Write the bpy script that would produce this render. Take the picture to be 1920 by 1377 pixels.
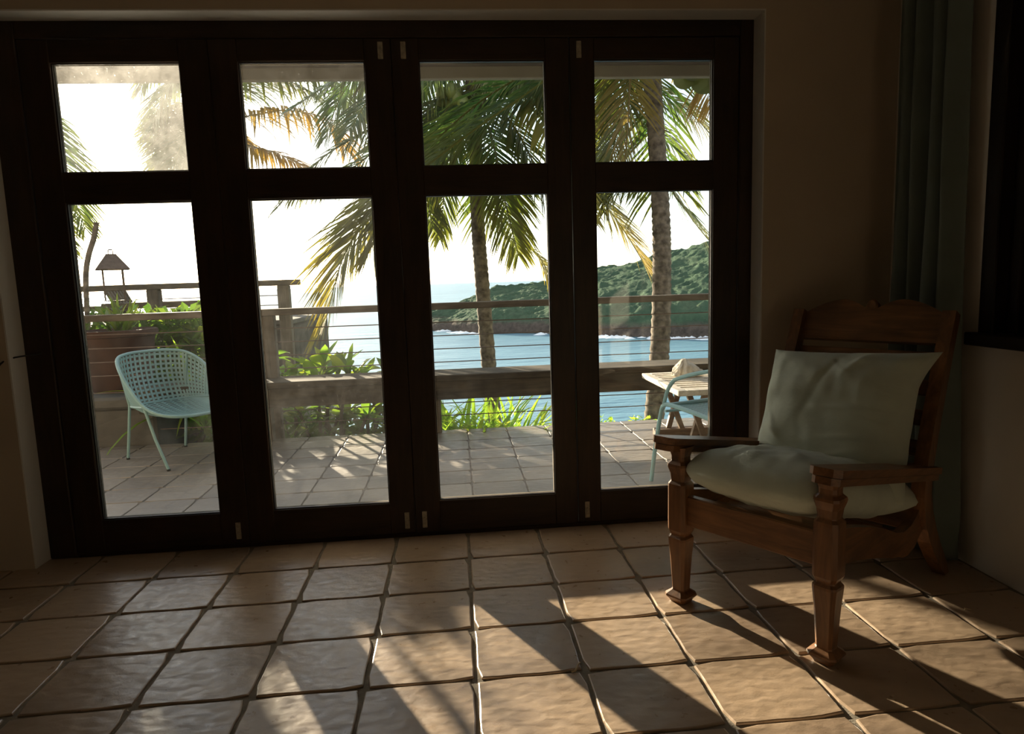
import bpy, bmesh, math, random
from mathutils import Vector, Matrix, noise

random.seed(11)
for o in list(bpy.data.objects):
    bpy.data.objects.remove(o)
scene = bpy.context.scene
COL = scene.collection
V = Vector

# ------------------------------------------------------------------ camera
FPX = 1250.0
C_RIGHT = V((0.9958992324, -0.0843380025, -0.0327386650))
C_UP = V((0.0431391191, 0.1246110060, 0.9912674279))
C_FWD = V((0.0795219168, 0.9886147877, -0.1277382723))
C_POS = V((0.310, -2.6721, 1.1431))
cam_data = bpy.data.cameras.new('camera')
cam = bpy.data.objects.new('camera', cam_data)
COL.objects.link(cam)
cam_data.sensor_fit = 'HORIZONTAL'
cam_data.sensor_width = 36.0
cam_data.lens = 36.0 * FPX / 1920.0
cam_data.clip_start = 0.02
cam_data.clip_end = 60000.0
mw = Matrix.Identity(4)
for i in range(3):
    mw[i][0] = C_RIGHT[i]; mw[i][1] = C_UP[i]; mw[i][2] = -C_FWD[i]; mw[i][3] = C_POS[i]
cam.matrix_world = mw
scene.camera = cam


def at(u, v, d):
    """point seen at picture position (u, v), d metres deep into the scene"""
    return C_POS + (C_RIGHT * ((u - 960.0) / FPX) + C_UP * (-(v - 688.5) / FPX) + C_FWD) * d


# ------------------------------------------------------------------ sky, sun, exposure
SUN_AZ = math.radians(-27.5)     # measured from +Y towards +X
SUN_EL = math.radians(11.1)
world = bpy.data.worlds.new('sky')
scene.world = world
world.use_nodes = True
wn = world.node_tree
wn.nodes.clear()
w_out = wn.nodes.new('ShaderNodeOutputWorld')
w_bg = wn.nodes.new('ShaderNodeBackground')
w_sky = wn.nodes.new('ShaderNodeTexSky')
w_sky.sky_type = 'NISHITA'
w_sky.sun_disc = False
w_sky.sun_elevation = SUN_EL
w_sky.sun_rotation = SUN_AZ
w_sky.altitude = 30.0
w_sky.air_density = 1.0
w_sky.dust_density = 0.6
w_sky.ozone_density = 1.5
w_tc = wn.nodes.new('ShaderNodeTexCoord')
w_map = wn.nodes.new('ShaderNodeMapping')
w_map.inputs['Scale'].default_value = (1.6, 1.6, 5.0)
w_noise = wn.nodes.new('ShaderNodeTexNoise')
w_noise.inputs['Scale'].default_value = 2.3
w_noise.inputs['Detail'].default_value = 6.0
w_noise.inputs['Roughness'].default_value = 0.55
w_ramp = wn.nodes.new('ShaderNodeValToRGB')
w_ramp.color_ramp.elements[0].position = 0.47
w_ramp.color_ramp.elements[0].color = (0, 0, 0, 1)
w_ramp.color_ramp.elements[1].position = 0.66
w_ramp.color_ramp.elements[1].color = (0.75, 0.75, 0.75, 1)
w_mix = wn.nodes.new('ShaderNodeMixRGB')
w_mix.inputs['Color2'].default_value = (9.0, 8.8, 8.6, 1)
wn.links.new(w_tc.outputs['Generated'], w_map.inputs['Vector'])
wn.links.new(w_map.outputs['Vector'], w_noise.inputs['Vector'])
wn.links.new(w_noise.outputs['Fac'], w_ramp.inputs['Fac'])
wn.links.new(w_ramp.outputs['Color'], w_mix.inputs['Fac'])
wn.links.new(w_sky.outputs['Color'], w_mix.inputs['Color1'])
w_hs = wn.nodes.new('ShaderNodeHueSaturation')
w_hs.inputs['Saturation'].default_value = 0.62
wn.links.new(w_mix.outputs['Color'], w_hs.inputs['Color'])
wn.links.new(w_hs.outputs['Color'], w_bg.inputs['Color'])
wn.links.new(w_bg.outputs['Background'], w_out.inputs['Surface'])
w_bg.inputs['Strength'].default_value = 0.33

sun_data = bpy.data.lights.new('sun', 'SUN')
sun_data.energy = 21.0
sun_data.color = (1.0, 0.84, 0.62)
sun_data.angle = math.radians(0.6)
sun = bpy.data.objects.new('sun', sun_data)
COL.objects.link(sun)
to_sun = V((math.sin(SUN_AZ) * math.cos(SUN_EL), math.cos(SUN_AZ) * math.cos(SUN_EL), math.sin(SUN_EL)))
sun.rotation_euler = to_sun.to_track_quat('Z', 'Y').to_euler()
sun.location = (-4, 8, 6)

vs = scene.view_settings
scene.display_settings.display_device = 'sRGB'
vs.view_transform = 'Standard'
vs.look = 'None'
vs.gamma = 1.0
vs.use_curve_mapping = False
vs.exposure = 0.15

# ------------------------------------------------------------------ materials
MATS = {}


def node(nt, kind, **kw):
    n = nt.nodes.new(kind)
    for k, val in kw.items():
        setattr(n, k, val)
    return n


def base_mat(name):
    m = bpy.data.materials.new(name)
    m.use_nodes = True
    nt = m.node_tree
    nt.nodes.clear()
    out = nt.nodes.new('ShaderNodeOutputMaterial')
    MATS[name] = m
    return m, nt, out


def coords(nt, kind='Object', scale=(1, 1, 1), rot=(0, 0, 0)):
    tc = nt.nodes.new('ShaderNodeTexCoord')
    mp = nt.nodes.new('ShaderNodeMapping')
    mp.inputs['Scale'].default_value = scale
    mp.inputs['Rotation'].default_value = rot
    nt.links.new(tc.outputs[kind], mp.inputs['Vector'])
    return mp.outputs['Vector']


def noise_tex(nt, vec, scale, detail=4.0, rough=0.55, dist=0.0):
    n = nt.nodes.new('ShaderNodeTexNoise')
    n.inputs['Scale'].default_value = scale
    n.inputs['Detail'].default_value = detail
    n.inputs['Roughness'].default_value = rough
    n.inputs['Distortion'].default_value = dist
    if vec is not None:
        nt.links.new(vec, n.inputs['Vector'])
    return n.outputs['Fac']


def ramp(nt, fac, stops):
    r = nt.nodes.new('ShaderNodeValToRGB')
    els = r.color_ramp.elements
    while len(els) < len(stops):
        els.new(0.5)
    for e, (p, c) in zip(els, stops):
        e.position = p
        e.color = (c[0], c[1], c[2], 1)
    nt.links.new(fac, r.inputs['Fac'])
    return r.outputs['Color']


def bump(nt, height, strength, dist=0.01, normal=None):
    b = nt.nodes.new('ShaderNodeBump')
    b.inputs['Strength'].default_value = strength
    b.inputs['Distance'].default_value = dist
    nt.links.new(height, b.inputs['Height'])
    if normal is not None:
        nt.links.new(normal, b.inputs['Normal'])
    return b.outputs['Normal']


def principled(nt, out, color=None, rough=0.5, spec=0.5, normal=None, metallic=0.0):
    p = nt.nodes.new('ShaderNodeBsdfPrincipled')
    if isinstance(color, tuple):
        p.inputs['Base Color'].default_value = (*color, 1)
    elif color is not None:
        nt.links.new(color, p.inputs['Base Color'])
    if isinstance(rough, float):
        p.inputs['Roughness'].default_value = rough
    else:
        nt.links.new(rough, p.inputs['Roughness'])
    p.inputs['Specular IOR Level'].default_value = spec
    p.inputs['Metallic'].default_value = metallic
    if normal is not None:
        nt.links.new(normal, p.inputs['Normal'])
    if out is not None:
        nt.links.new(p.outputs['BSDF'], out.inputs['Surface'])
    return p


def mat_plain(name, color, rough=0.5, spec=0.4, var=0.25, scale=8.0, bmp=0.15, metallic=0.0):
    m, nt, out = base_mat(name)
    vec = coords(nt)
    n = noise_tex(nt, vec, scale, 6.0)
    lo = tuple(c * (1 - var) for c in color)
    hi = tuple(min(1, c * (1 + var)) for c in color)
    col = ramp(nt, n, [(0.3, lo), (0.7, hi)])
    nb = noise_tex(nt, vec, scale * 6, 4.0)
    principled(nt, out, col, rough, spec, bump(nt, nb, bmp, 0.004), metallic)
    return m


def mat_wood(name, dark, light, axis='X', rough=0.5, spec=0.4, grain=1.0, bmp=0.2):
    m, nt, out = base_mat(name)
    s = {'X': (1.2, 14, 14), 'Y': (14, 1.2, 14), 'Z': (14, 14, 1.2)}[axis]
    vec = coords(nt, 'Object', tuple(c * grain for c in s))
    n1 = noise_tex(nt, vec, 2.2, 7.0, 0.62, 1.2)
    vec2 = coords(nt, 'Object', (3, 3, 3))
    n2 = noise_tex(nt, vec2, 1.7, 3.0)
    mx = nt.nodes.new('ShaderNodeMixRGB')
    mx.blend_type = 'MIX'
    mx.inputs['Fac'].default_value = 0.4
    nt.links.new(n1, mx.inputs['Color1'])
    nt.links.new(n2, mx.inputs['Color2'])
    col = ramp(nt, mx.outputs['Color'], [(0.36, dark), (0.64, light)])
    principled(nt, out, col, rough, spec, bump(nt, n1, bmp, 0.004))
    return m


def mat_leaf(name, green, tip, trans=(0.35, 0.55, 0.05), tfac=0.45, rough=0.42):
    """leaf: glossy diffuse blade that lets light through; the colour attribute 'age' blends to the tip colour"""
    m, nt, out = base_mat(name)
    at_ = nt.nodes.new('ShaderNodeAttribute')
    at_.attribute_name = 'age'
    oi = nt.nodes.new('ShaderNodeObjectInfo')
    vec = coords(nt)
    n = noise_tex(nt, vec, 3.0, 3.0)
    base = ramp(nt, n, [(0.3, tuple(c * 0.65 for c in green)), (0.7, tuple(min(1, c * 1.35) for c in green))])
    mix = nt.nodes.new('ShaderNodeMixRGB')
    nt.links.new(at_.outputs['Fac'], mix.inputs['Fac'])
    nt.links.new(base, mix.inputs['Color1'])
    mix.inputs['Color2'].default_value = (*tip, 1)
    p = principled(nt, None, mix.outputs['Color'], rough, 0.28)
    t = nt.nodes.new('ShaderNodeBsdfTranslucent')
    mix2 = nt.nodes.new('ShaderNodeMixRGB')
    nt.links.new(at_.outputs['Fac'], mix2.inputs['Fac'])
    mix2.inputs['Color1'].default_value = (*trans, 1)
    mix2.inputs['Color2'].default_value = (min(1, tip[0] * 1.6), min(1, tip[1] * 1.5), tip[2], 1)
    nt.links.new(mix2.outputs['Color'], t.inputs['Color'])
    ms = nt.nodes.new('ShaderNodeMixShader')
    ms.inputs['Fac'].default_value = tfac
    nt.links.new(p.outputs['BSDF'], ms.inputs[1])
    nt.links.new(t.outputs['BSDF'], ms.inputs[2])
    nt.links.new(ms.outputs['Shader'], out.inputs['Surface'])
    return m


def mat_tile(name, c0, c1, rough=0.38):
    m, nt, out = base_mat(name)
    geo = nt.nodes.new('ShaderNodeNewGeometry')
    oi = nt.nodes.new('ShaderNodeObjectInfo')
    n1 = noise_tex(nt, geo.outputs['Position'], 3.5, 5.0)
    n2 = noise_tex(nt, geo.outputs['Position'], 26.0, 4.0)
    add = nt.nodes.new('ShaderNodeMath'); add.operation = 'MULTIPLY_ADD'
    add.inputs[1].default_value = 0.35
    nt.links.new(oi.outputs['Random'], add.inputs[0])
    nt.links.new(n1, add.inputs[2])
    col = ramp(nt, add.outputs['Value'], [(0.40, c0), (0.80, c1)])
    mx = nt.nodes.new('ShaderNodeMixRGB'); mx.blend_type = 'MULTIPLY'
    mx.inputs['Fac'].default_value = 0.35
    nt.links.new(col, mx.inputs['Color1'])
    nt.links.new(ramp(nt, n2, [(0.3, (0.72, 0.70, 0.68)), (0.7, (1, 1, 1))]), mx.inputs['Color2'])
    # hand-made surface: long soft waves plus fine grain
    mp = nt.nodes.new('ShaderNodeMapping')
    mp.inputs['Scale'].default_value = (1.0, 1.7, 1.0)
    mp.inputs['Rotation'].default_value = (0, 0, 0.35)
    nt.links.new(geo.outputs['Position'], mp.inputs['Vector'])
    w1 = noise_tex(nt, mp.outputs['Vector'], 20.0, 0.6, 0.4, 0.3)
    w2 = noise_tex(nt, geo.outputs['Position'], 160.0, 3.0)
    nn = bump(nt, w1, 0.38, 0.006)
    nn = bump(nt, w2, 0.10, 0.003, nn)
    rr = ramp(nt, n2, [(0.3, (rough - 0.06,) * 3), (0.7, (rough + 0.12,) * 3)])
    principled(nt, out, mx.outputs['Color'], rr, 0.75, nn)
    return m


def mat_glass(name, dust, dust_scale=14.0):
    m, nt, out = base_mat(name)
    tr = nt.nodes.new('ShaderNodeBsdfTransparent')
    tr.inputs['Color'].default_value = (0.96, 0.97, 0.96, 1)
    gl = nt.nodes.new('ShaderNodeBsdfGlossy')
    gl.inputs['Roughness'].default_value = 0.0
    fr = nt.nodes.new('ShaderNodeFresnel')
    fr.inputs['IOR'].default_value = 1.5
    m1 = nt.nodes.new('ShaderNodeMixShader')
    nt.links.new(fr.outputs['Fac'], m1.inputs['Fac'])
    nt.links.new(tr.outputs['BSDF'], m1.inputs[1])
    nt.links.new(gl.outputs['BSDF'], m1.inputs[2])
    tl = nt.nodes.new('ShaderNodeBsdfTranslucent')
    tl.inputs['Color'].default_value = (0.9, 0.9, 0.88, 1)
    m2 = nt.nodes.new('ShaderNodeMixShader')
    vec = coords(nt, 'Object', (1, 1, 1))
    n = noise_tex(nt, vec, dust_scale, 8.0, 0.7)
    nf = noise_tex(nt, vec, 130.0, 2.0, 0.5)
    a = ramp(nt, n, [(0.32, (dust * 0.25,) * 3), (0.75, (dust,) * 3)])
    sp = ramp(nt, nf, [(0.70, (0, 0, 0)), (0.78, (dust * 5,) * 3)])
    ad = nt.nodes.new('ShaderNodeMath'); ad.operation = 'ADD'
    nt.links.new(a, ad.inputs[0]); nt.links.new(sp, ad.inputs[1])
    nt.links.new(ad.outputs['Value'], m2.inputs['Fac'])
    nt.links.new(m1.outputs['Shader'], m2.inputs[1])
    nt.links.new(tl.outputs['BSDF'], m2.inputs[2])
    nt.links.new(m2.outputs['Shader'], out.inputs['Surface'])
    return m


def mat_cloth(name, color, rough=0.85, trans=0.0, weave=900.0):
    m, nt, out = base_mat(name)
    vec = coords(nt)
    n = noise_tex(nt, vec, 5.0, 5.0)
    col = ramp(nt, n, [(0.3, tuple(c * 0.86 for c in color)), (0.7, tuple(min(1, c * 1.1) for c in color))])
    w = nt.nodes.new('ShaderNodeTexWave')
    w.inputs['Scale'].default_value = weave / 6.0
    w.inputs['Distortion'].default_value = 1.0
    nt.links.new(vec, w.inputs['Vector'])
    n3 = noise_tex(nt, vec, 22.0, 4.0, 0.6, 0.5)
    nn = bump(nt, n3, 0.35, 0.006)
    nn = bump(nt, w.outputs['Fac'], 0.06, 0.001, nn)
    p = principled(nt, None, col, rough, 0.2, nn)
    p.inputs['Sheen Weight'].default_value = 0.15
    if trans > 0:
        t = nt.nodes.new('ShaderNodeBsdfTranslucent')
        t.inputs['Color'].default_value = (*color, 1)
        ms = nt.nodes.new('ShaderNodeMixShader')
        ms.inputs['Fac'].default_value = trans
        nt.links.new(p.outputs['BSDF'], ms.inputs[1])
        nt.links.new(t.outputs['BSDF'], ms.inputs[2])
        nt.links.new(ms.outputs['Shader'], out.inputs['Surface'])
    else:
        nt.links.new(p.outputs['BSDF'], out.inputs['Surface'])
    return m


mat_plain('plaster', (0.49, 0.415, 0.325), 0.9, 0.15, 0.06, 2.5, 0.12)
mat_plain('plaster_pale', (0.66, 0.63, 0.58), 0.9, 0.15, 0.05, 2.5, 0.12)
mat_plain('lit_reveal_tone', (0.66, 0.66, 0.64), 0.5, 0.4, 0.04, 3.0, 0.05)  # paler tone standing in for sky light on the reveal
mat_plain('ceiling_paint', (0.62, 0.54, 0.44), 0.9, 0.1, 0.05, 2.0, 0.05)
mat_wood('door_wood', (0.015, 0.009, 0.005), (0.042, 0.022, 0.012), 'Z', 0.42, 0.4)
mat_wood('door_wood_rail', (0.015, 0.009, 0.005), (0.042, 0.022, 0.012), 'X', 0.42, 0.4)
mat_wood('window_wood', (0.006, 0.004, 0.003), (0.018, 0.011, 0.007), 'Z', 0.5, 0.25)
mat_wood('chair_wood', (0.075, 0.030, 0.010), (0.24, 0.108, 0.038), 'Z', 0.40, 0.5)
mat_wood('chair_wood_w', (0.078, 0.032, 0.010), (0.25, 0.115, 0.042), 'X', 0.40, 0.5)
mat_wood('chair_wood_d', (0.078, 0.032, 0.010), (0.24, 0.11, 0.040), 'Y', 0.40, 0.5)
mat_wood('weathered_wood', (0.065, 0.053, 0.038), (0.18, 0.15, 0.11), 'X', 0.8, 0.2, 0.7)
mat_wood('weathered_post', (0.065, 0.055, 0.040), (0.17, 0.14, 0.105), 'Z', 0.8, 0.2, 0.7)
mat_wood('bench_wood', (0.030, 0.025, 0.018), (0.12, 0.098, 0.070), 'X', 0.85, 0.15, 0.5)
mat_wood('teak_grey', (0.42, 0.37, 0.30), (0.72, 0.66, 0.56), 'Y', 0.7, 0.2)
mat_wood('teak_brown', (0.085, 0.055, 0.035), (0.20, 0.135, 0.085), 'X', 0.6, 0.3)
mat_tile('floor_tile', (0.27, 0.195, 0.135), (0.43, 0.315, 0.215), 0.32)
mat_tile('deck_tile', (0.17, 0.145, 0.12), (0.26, 0.225, 0.185), 0.44)
mat_plain('grout', (0.21, 0.185, 0.15), 0.95, 0.1, 0.25, 30.0, 0.3)
mat_plain('deck_grout', (0.20, 0.18, 0.16), 0.95, 0.1, 0.25, 30.0, 0.3)
mat_glass('glass_clear', 0.003)
mat_glass('glass_dusty', 0.008)
mat_glass('glass_grimy', 0.11, 9.0)
mat_plain('brass_bolt', (0.40, 0.36, 0.28), 0.45, 0.5, 0.3, 60.0, 0.1, 0.3)
mat_cloth('sage_linen', (0.50, 0.56, 0.49))
mat_cloth('curtain_cloth', (0.19, 0.235, 0.215), 0.8, 0.2)
mat_plain('mint_metal', (0.235, 0.39, 0.39), 0.42, 0.5, 0.05, 10.0, 0.03)
mat_plain('rubber', (0.02, 0.02, 0.02), 0.7, 0.3, 0.1, 10.0, 0.05)
mat_plain('cable_steel', (0.16, 0.12, 0.10), 0.6, 0.4, 0.2, 30.0, 0.05)
mat_plain('trunk', (0.165, 0.135, 0.105), 0.9, 0.15, 0.65, 14.0, 0.8)
mat_plain('bark', (0.12, 0.095, 0.07), 0.9, 0.15, 0.35, 14.0, 0.5)
mat_plain('coconut', (0.17, 0.20, 0.05), 0.5, 0.4, 0.35, 6.0, 0.1)
mat_plain('terracotta', (0.075, 0.043, 0.033), 0.75, 0.2, 0.35, 4.0, 0.3)
mat_plain('concrete', (0.12, 0.115, 0.105), 0.95, 0.1, 0.25, 5.0, 0.5)
mat_plain('stone', (0.075, 0.07, 0.06), 0.95, 0.1, 0.4, 6.0, 0.7)
mat_plain('coral_stone', (0.50, 0.45, 0.37), 0.95, 0.1, 0.25, 30.0, 0.8)
mat_plain('lantern_metal', (0.12, 0.09, 0.07), 0.6, 0.4, 0.3, 20.0, 0.2)
mat_plain('soil', (0.06, 0.045, 0.03), 1.0, 0.05, 0.3, 20.0, 0.5)
mat_plain('eave_paint', (0.25, 0.23, 0.18), 0.8, 0.2, 0.1, 3.0, 0.1)
mat_plain('soffit', (0.13, 0.11, 0.09), 0.85, 0.2, 0.15, 3.0, 0.1)
mat_plain('twig', (0.50, 0.40, 0.27), 0.8, 0.2, 0.2, 40.0, 0.2)
mat_plain('foam', (0.85, 0.88, 0.90), 0.9, 0.1, 0.05, 1.0, 0.1)
mat_leaf('palm_leaf', (0.034, 0.080, 0.045), (0.50, 0.36, 0.04), (0.065, 0.22, 0.035), 0.26)
mat_leaf('palm_leaf_dry', (0.13, 0.115, 0.035), (0.42, 0.24, 0.05), (0.34, 0.28, 0.05), 0.30)
mat_leaf('broad_leaf', (0.045, 0.115, 0.03), (0.45, 0.42, 0.04), (0.20, 0.42, 0.03), 0.38, 0.35)
mat_leaf('strap_leaf', (0.10, 0.24, 0.03), (0.50, 0.50, 0.06), (0.32, 0.58, 0.04), 0.48, 0.32)
mat_leaf('sea_grape_leaf', (0.055, 0.075, 0.025), (0.30, 0.25, 0.04), (0.12, 0.15, 0.03), 0.2)
mat_leaf('hedge_leaf', (0.032, 0.080, 0.022), (0.30, 0.30, 0.04), (0.11, 0.26, 0.03), 0.33)

# hillside: scrub canopy over a dark rock shore
m, nt, out = base_mat('hillside')
geo = nt.nodes.new('ShaderNodeNewGeometry')
sep = nt.nodes.new('ShaderNodeSeparateXYZ')
nt.links.new(geo.outputs['Position'], sep.inputs['Vector'])
nA = noise_tex(nt, geo.outputs['Position'], 0.05, 8.0, 0.65)
nB = noise_tex(nt, geo.outputs['Position'], 0.35, 6.0, 0.7)
g1 = ramp(nt, nA, [(0.32, (0.060, 0.110, 0.070)), (0.55, (0.095, 0.155, 0.090)), (0.72, (0.14, 0.185, 0.11))])  # greens paled and blued in place of aerial haze
mg = nt.nodes.new('ShaderNodeMixRGB'); mg.blend_type = 'MULTIPLY'; mg.inputs['Fac'].default_value = 0.7
nt.links.new(g1, mg.inputs['Color1'])
nt.links.new(ramp(nt, nB, [(0.3, (0.35, 0.38, 0.42)), (0.7, (1, 1, 1))]), mg.inputs['Color2'])
rock = ramp(nt, nB, [(0.3, (0.055, 0.045, 0.040)), (0.7, (0.17, 0.13, 0.105))])
zz = nt.nodes.new('ShaderNodeMath'); zz.operation = 'MULTIPLY_ADD'
zz.inputs[1].default_value = 9.0
nt.links.new(nA, zz.inputs[0]); nt.links.new(sep.outputs['Z'], zz.inputs[2])
mrng = nt.nodes.new('ShaderNodeMapRange')
mrng.inputs['From Min'].default_value = -20.5
mrng.inputs['From Max'].default_value = -17.5
nt.links.new(zz.outputs['Value'], mrng.inputs['Value'])
mh = nt.nodes.new('ShaderNodeMixRGB')
nt.links.new(mrng.outputs['Result'], mh.inputs['Fac'])
nt.links.new(rock, mh.inputs['Color1'])
nt.links.new(mg.outputs['Color'], mh.inputs['Color2'])
principled(nt, out, mh.outputs['Color'], 0.95, 0.05, bump(nt, nB, 1.0, 2.0))

# slope below the deck
m, nt, out = base_mat('ground')
geo = nt.nodes.new('ShaderNodeNewGeometry')
nA = noise_tex(nt, geo.outputs['Position'], 1.2, 8.0, 0.65)
principled(nt, out, ramp(nt, nA, [(0.35, (0.03, 0.045, 0.015)), (0.65, (0.10, 0.12, 0.04))]), 1.0, 0.05, bump(nt, nA, 0.8, 0.2))

# sea
m, nt, out = base_mat('sea')
geo = nt.nodes.new('ShaderNodeNewGeometry')
mp = nt.nodes.new('ShaderNodeMapping')
mp.inputs['Scale'].default_value = (0.6, 1.5, 1.0)
mp.inputs['Rotation'].default_value = (0, 0, 0.25)
nt.links.new(geo.outputs['Position'], mp.inputs['Vector'])
s1 = noise_tex(nt, mp.outputs['Vector'], 0.05, 5.0, 0.6)
s2 = noise_tex(nt, mp.outputs['Vector'], 0.35, 5.0, 0.65)
s3 = noise_tex(nt, geo.outputs['Position'], 0.012, 3.0, 0.5)
nn = bump(nt, s1, 0.6, 4.0)
nn = bump(nt, s2, 0.6, 0.8, nn)
seacol = ramp(nt, s3, [(0.35, (0.075, 0.185, 0.245)), (0.65, (0.110, 0.245, 0.310))])
principled(nt, out, seacol, 0.35, 0.22, nn)

# ------------------------------------------------------------------ mesh helpers
WMAT = {}


class MB:
    def __init__(self):
        self.v = []
        self.f = []
        self.age = []

    def add(self, verts, faces, age=None):
        o = len(self.v)
        self.v += [V(p) for p in verts]
        self.f += [tuple(i + o for i in fc) for fc in faces]
        self.age += (age if age is not None else [0.0] * len(verts))

    def box(self, a, b, mat=None):
        x0, y0, z0 = a; x1, y1, z1 = b
        vs_ = [V(p) for p in ((x0, y0, z0), (x1, y0, z0), (x1, y1, z0), (x0, y1, z0), (x0, y0, z1), (x1, y0, z1), (x1, y1, z1), (x0, y1, z1))]
        if mat is not None:
            vs_ = [mat @ p for p in vs_]
        self.add(vs_, [(3, 2, 1, 0), (4, 5, 6, 7), (0, 1, 5, 4), (1, 2, 6, 5), (2, 3, 7, 6), (3, 0, 4, 7)])
        return self

    def cbox(self, a, b, ch=0.004, mat=None):
        """box with chamfered edges"""
        bm = bmesh.new()
        x0, y0, z0 = a; x1, y1, z1 = b
        bmesh.ops.create_cube(bm, size=1.0)
        for p in bm.verts:
            p.co = V((x0 + (p.co.x + .5) * (x1 - x0), y0 + (p.co.y + .5) * (y1 - y0), z0 + (p.co.z + .5) * (z1 - z0)))
        bmesh.ops.bevel(bm, geom=list(bm.edges), offset=ch, segments=1, affect='EDGES')
        bm.verts.index_update()
        vs_ = [p.co.copy() for p in bm.verts]
        if mat is not None:
            vs_ = [mat @ p for p in vs_]
        self.add(vs_, [tuple(q.index for q in fc.verts) for fc in bm.faces])
        bm.free()
        return self

    def prism(self, poly, axis, a, b, mat=None):
        """extrude a 2D outline along an axis; the outline's (p, q) are the two other axes in order"""
        n = len(poly)

        def mk(p, q, t):
            if axis == 0: return V((t, p, q))
            if axis == 1: return V((p, t, q))
            return V((p, q, t))
        vs_ = [mk(p, q, a) for p, q in poly] + [mk(p, q, b) for p, q in poly]
        if mat is not None:
            vs_ = [mat @ p for p in vs_]
        fs = [tuple(range(n))[::-1], tuple(range(n, 2 * n))]
        fs += [(i, (i + 1) % n, n + (i + 1) % n, n + i) for i in range(n)]
        self.add(vs_, fs)
        return self

    def tube(self, path, r, n=8, closed=False, cap=True):
        path = [V(p) for p in path]
        m_ = len(path)
        rad = r if isinstance(r, (list, tuple)) else [r] * m_
        ref = None
        vs_ = []
        for i, p in enumerate(path):
            if closed:
                t = path[(i + 1) % m_] - path[i - 1]
            else:
                t = path[min(i + 1, m_ - 1)] - path[max(i - 1, 0)]
            t.normalize()
            if ref is None:
                ref = t.orthogonal().normalized()
            ref = (ref - t * ref.dot(t)).normalized()
            bi = t.cross(ref)
            for k in range(n):
                a = 2 * math.pi * k / n
                vs_.append(p + (ref * math.cos(a) + bi * math.sin(a)) * rad[i])
        fs = []
        rng = m_ if closed else m_ - 1
        for i in range(rng):
            j = (i + 1) % m_
            for k in range(n):
                l = (k + 1) % n
                fs.append((i * n + k, i * n + l, j * n + l, j * n + k))
        if not closed and cap:
            fs.append(tuple(range(n))[::-1])
            fs.append(tuple((m_ - 1) * n + k for k in range(n)))
        self.add(vs_, fs)
        return self

    def lathe(self, prof, n=32, centre=(0, 0, 0), wob=None):
        c = V(centre)
        vs_ = []
        for r, z in prof:
            for k in range(n):
                a = 2 * math.pi * k / n
                vs_.append(c + V((r * math.cos(a), r * math.sin(a), z)))
        fs = []
        for i in range(len(prof) - 1):
            for k in range(n):
                l = (k + 1) % n
                fs.append((i * n + k, i * n + l, (i + 1) * n + l, (i + 1) * n + k))
        fs.append(tuple(range(n))[::-1])
        fs.append(tuple((len(prof) - 1) * n + k for k in range(n)))
        self.add(vs_, fs)
        return self

    def loft(self, secs):
        n = len(secs[0])
        vs_ = [p for s in secs for p in s]
        fs = []
        for i in range(len(secs) - 1):
            for k in range(n):
                l = (k + 1) % n
                fs.append((i * n + k, i * n + l, (i + 1) * n + l, (i + 1) * n + k))
        fs.append(tuple(range(n))[::-1])
        fs.append(tuple((len(secs) - 1) * n + k for k in range(n)))
        self.add(vs_, fs)
        return self

    def ring(self, x0, x1, z0, z1, w, y0, y1):
        """one mitred picture-frame ring in the x-z plane"""
        o_ = [(x0, z0), (x1, z0), (x1, z1), (x0, z1)]
        i_ = [(x0 + w, z0 + w), (x1 - w, z0 + w), (x1 - w, z1 - w), (x0 + w, z1 - w)]
        vs_ = [(p, y0, q) for p, q in o_] + [(p, y0, q) for p, q in i_] + [(p, y1, q) for p, q in o_] + [(p, y1, q) for p, q in i_]
        fs = []
        for k in range(4):
            l = (k + 1) % 4
            fs += [(k, l, 4 + l, 4 + k), (8 + l, 8 + k, 12 + k, 12 + l), (k, 8 + k, 8 + l, l), (4 + k, 4 + l, 12 + l, 12 + k)]
        self.add(vs_, fs)
        return self

    def mesh(self, name, mat, smooth=None, inv=None):
        me = bpy.data.meshes.new(name)
        vs_ = self.v if inv is None else [inv @ p for p in self.v]
        me.from_pydata([tuple(p) for p in vs_], [], self.f)
        if any(self.age):
            a_ = me.attributes.new('age', 'FLOAT', 'POINT')
            a_.data.foreach_set('value', self.age)
        me.materials.append(MATS[mat])
        bm = bmesh.new(); bm.from_mesh(me)
        bmesh.ops.recalc_face_normals(bm, faces=bm.faces)
        bm.to_mesh(me); bm.free()
        if smooth is not None:
            me.polygons.foreach_set('use_smooth', [True] * len(me.polygons))
            if smooth < 180:
                me.set_sharp_from_angle(angle=math.radians(smooth))
        me.update()
        return me

    def build(self, name, mat, parent=None, smooth=None, world=False):
        inv = None
        if world and parent is not None:
            inv = WMAT[parent].inverted()
        me = self.mesh(name, mat, smooth, inv)
        o = bpy.data.objects.new(name, me)
        COL.objects.link(o)
        if parent is not None:
            o.parent = parent
        WMAT[o] = WMAT[parent] if parent is not None else Matrix.Identity(4)
        return o


def tag(o, label=None, cat=None, group=None, kind=None):
    if label: o['label'] = label
    if cat: o['category'] = cat
    if group: o['group'] = group
    if kind: o['kind'] = kind
    return o


def thing(name, label, cat, loc=(0, 0, 0), rotz=0.0, group=None, kind=None):
    o = bpy.data.objects.new(name, None)
    COL.objects.link(o)
    o.empty_display_size = 0.1
    o.location = loc
    o.rotation_euler = (0, 0, rotz)
    WMAT[o] = Matrix.Translation(V(loc)) @ Matrix.Rotation(rotz, 4, 'Z')
    return tag(o, label, cat, group, kind)


def inst(name, me, parent, matrix):
    """a part that shares mesh data; matrix is in the parent's space"""
    o = bpy.data.objects.new(name, me)
    COL.objects.link(o)
    o.parent = parent
    o.matrix_local = matrix
    return o


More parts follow.
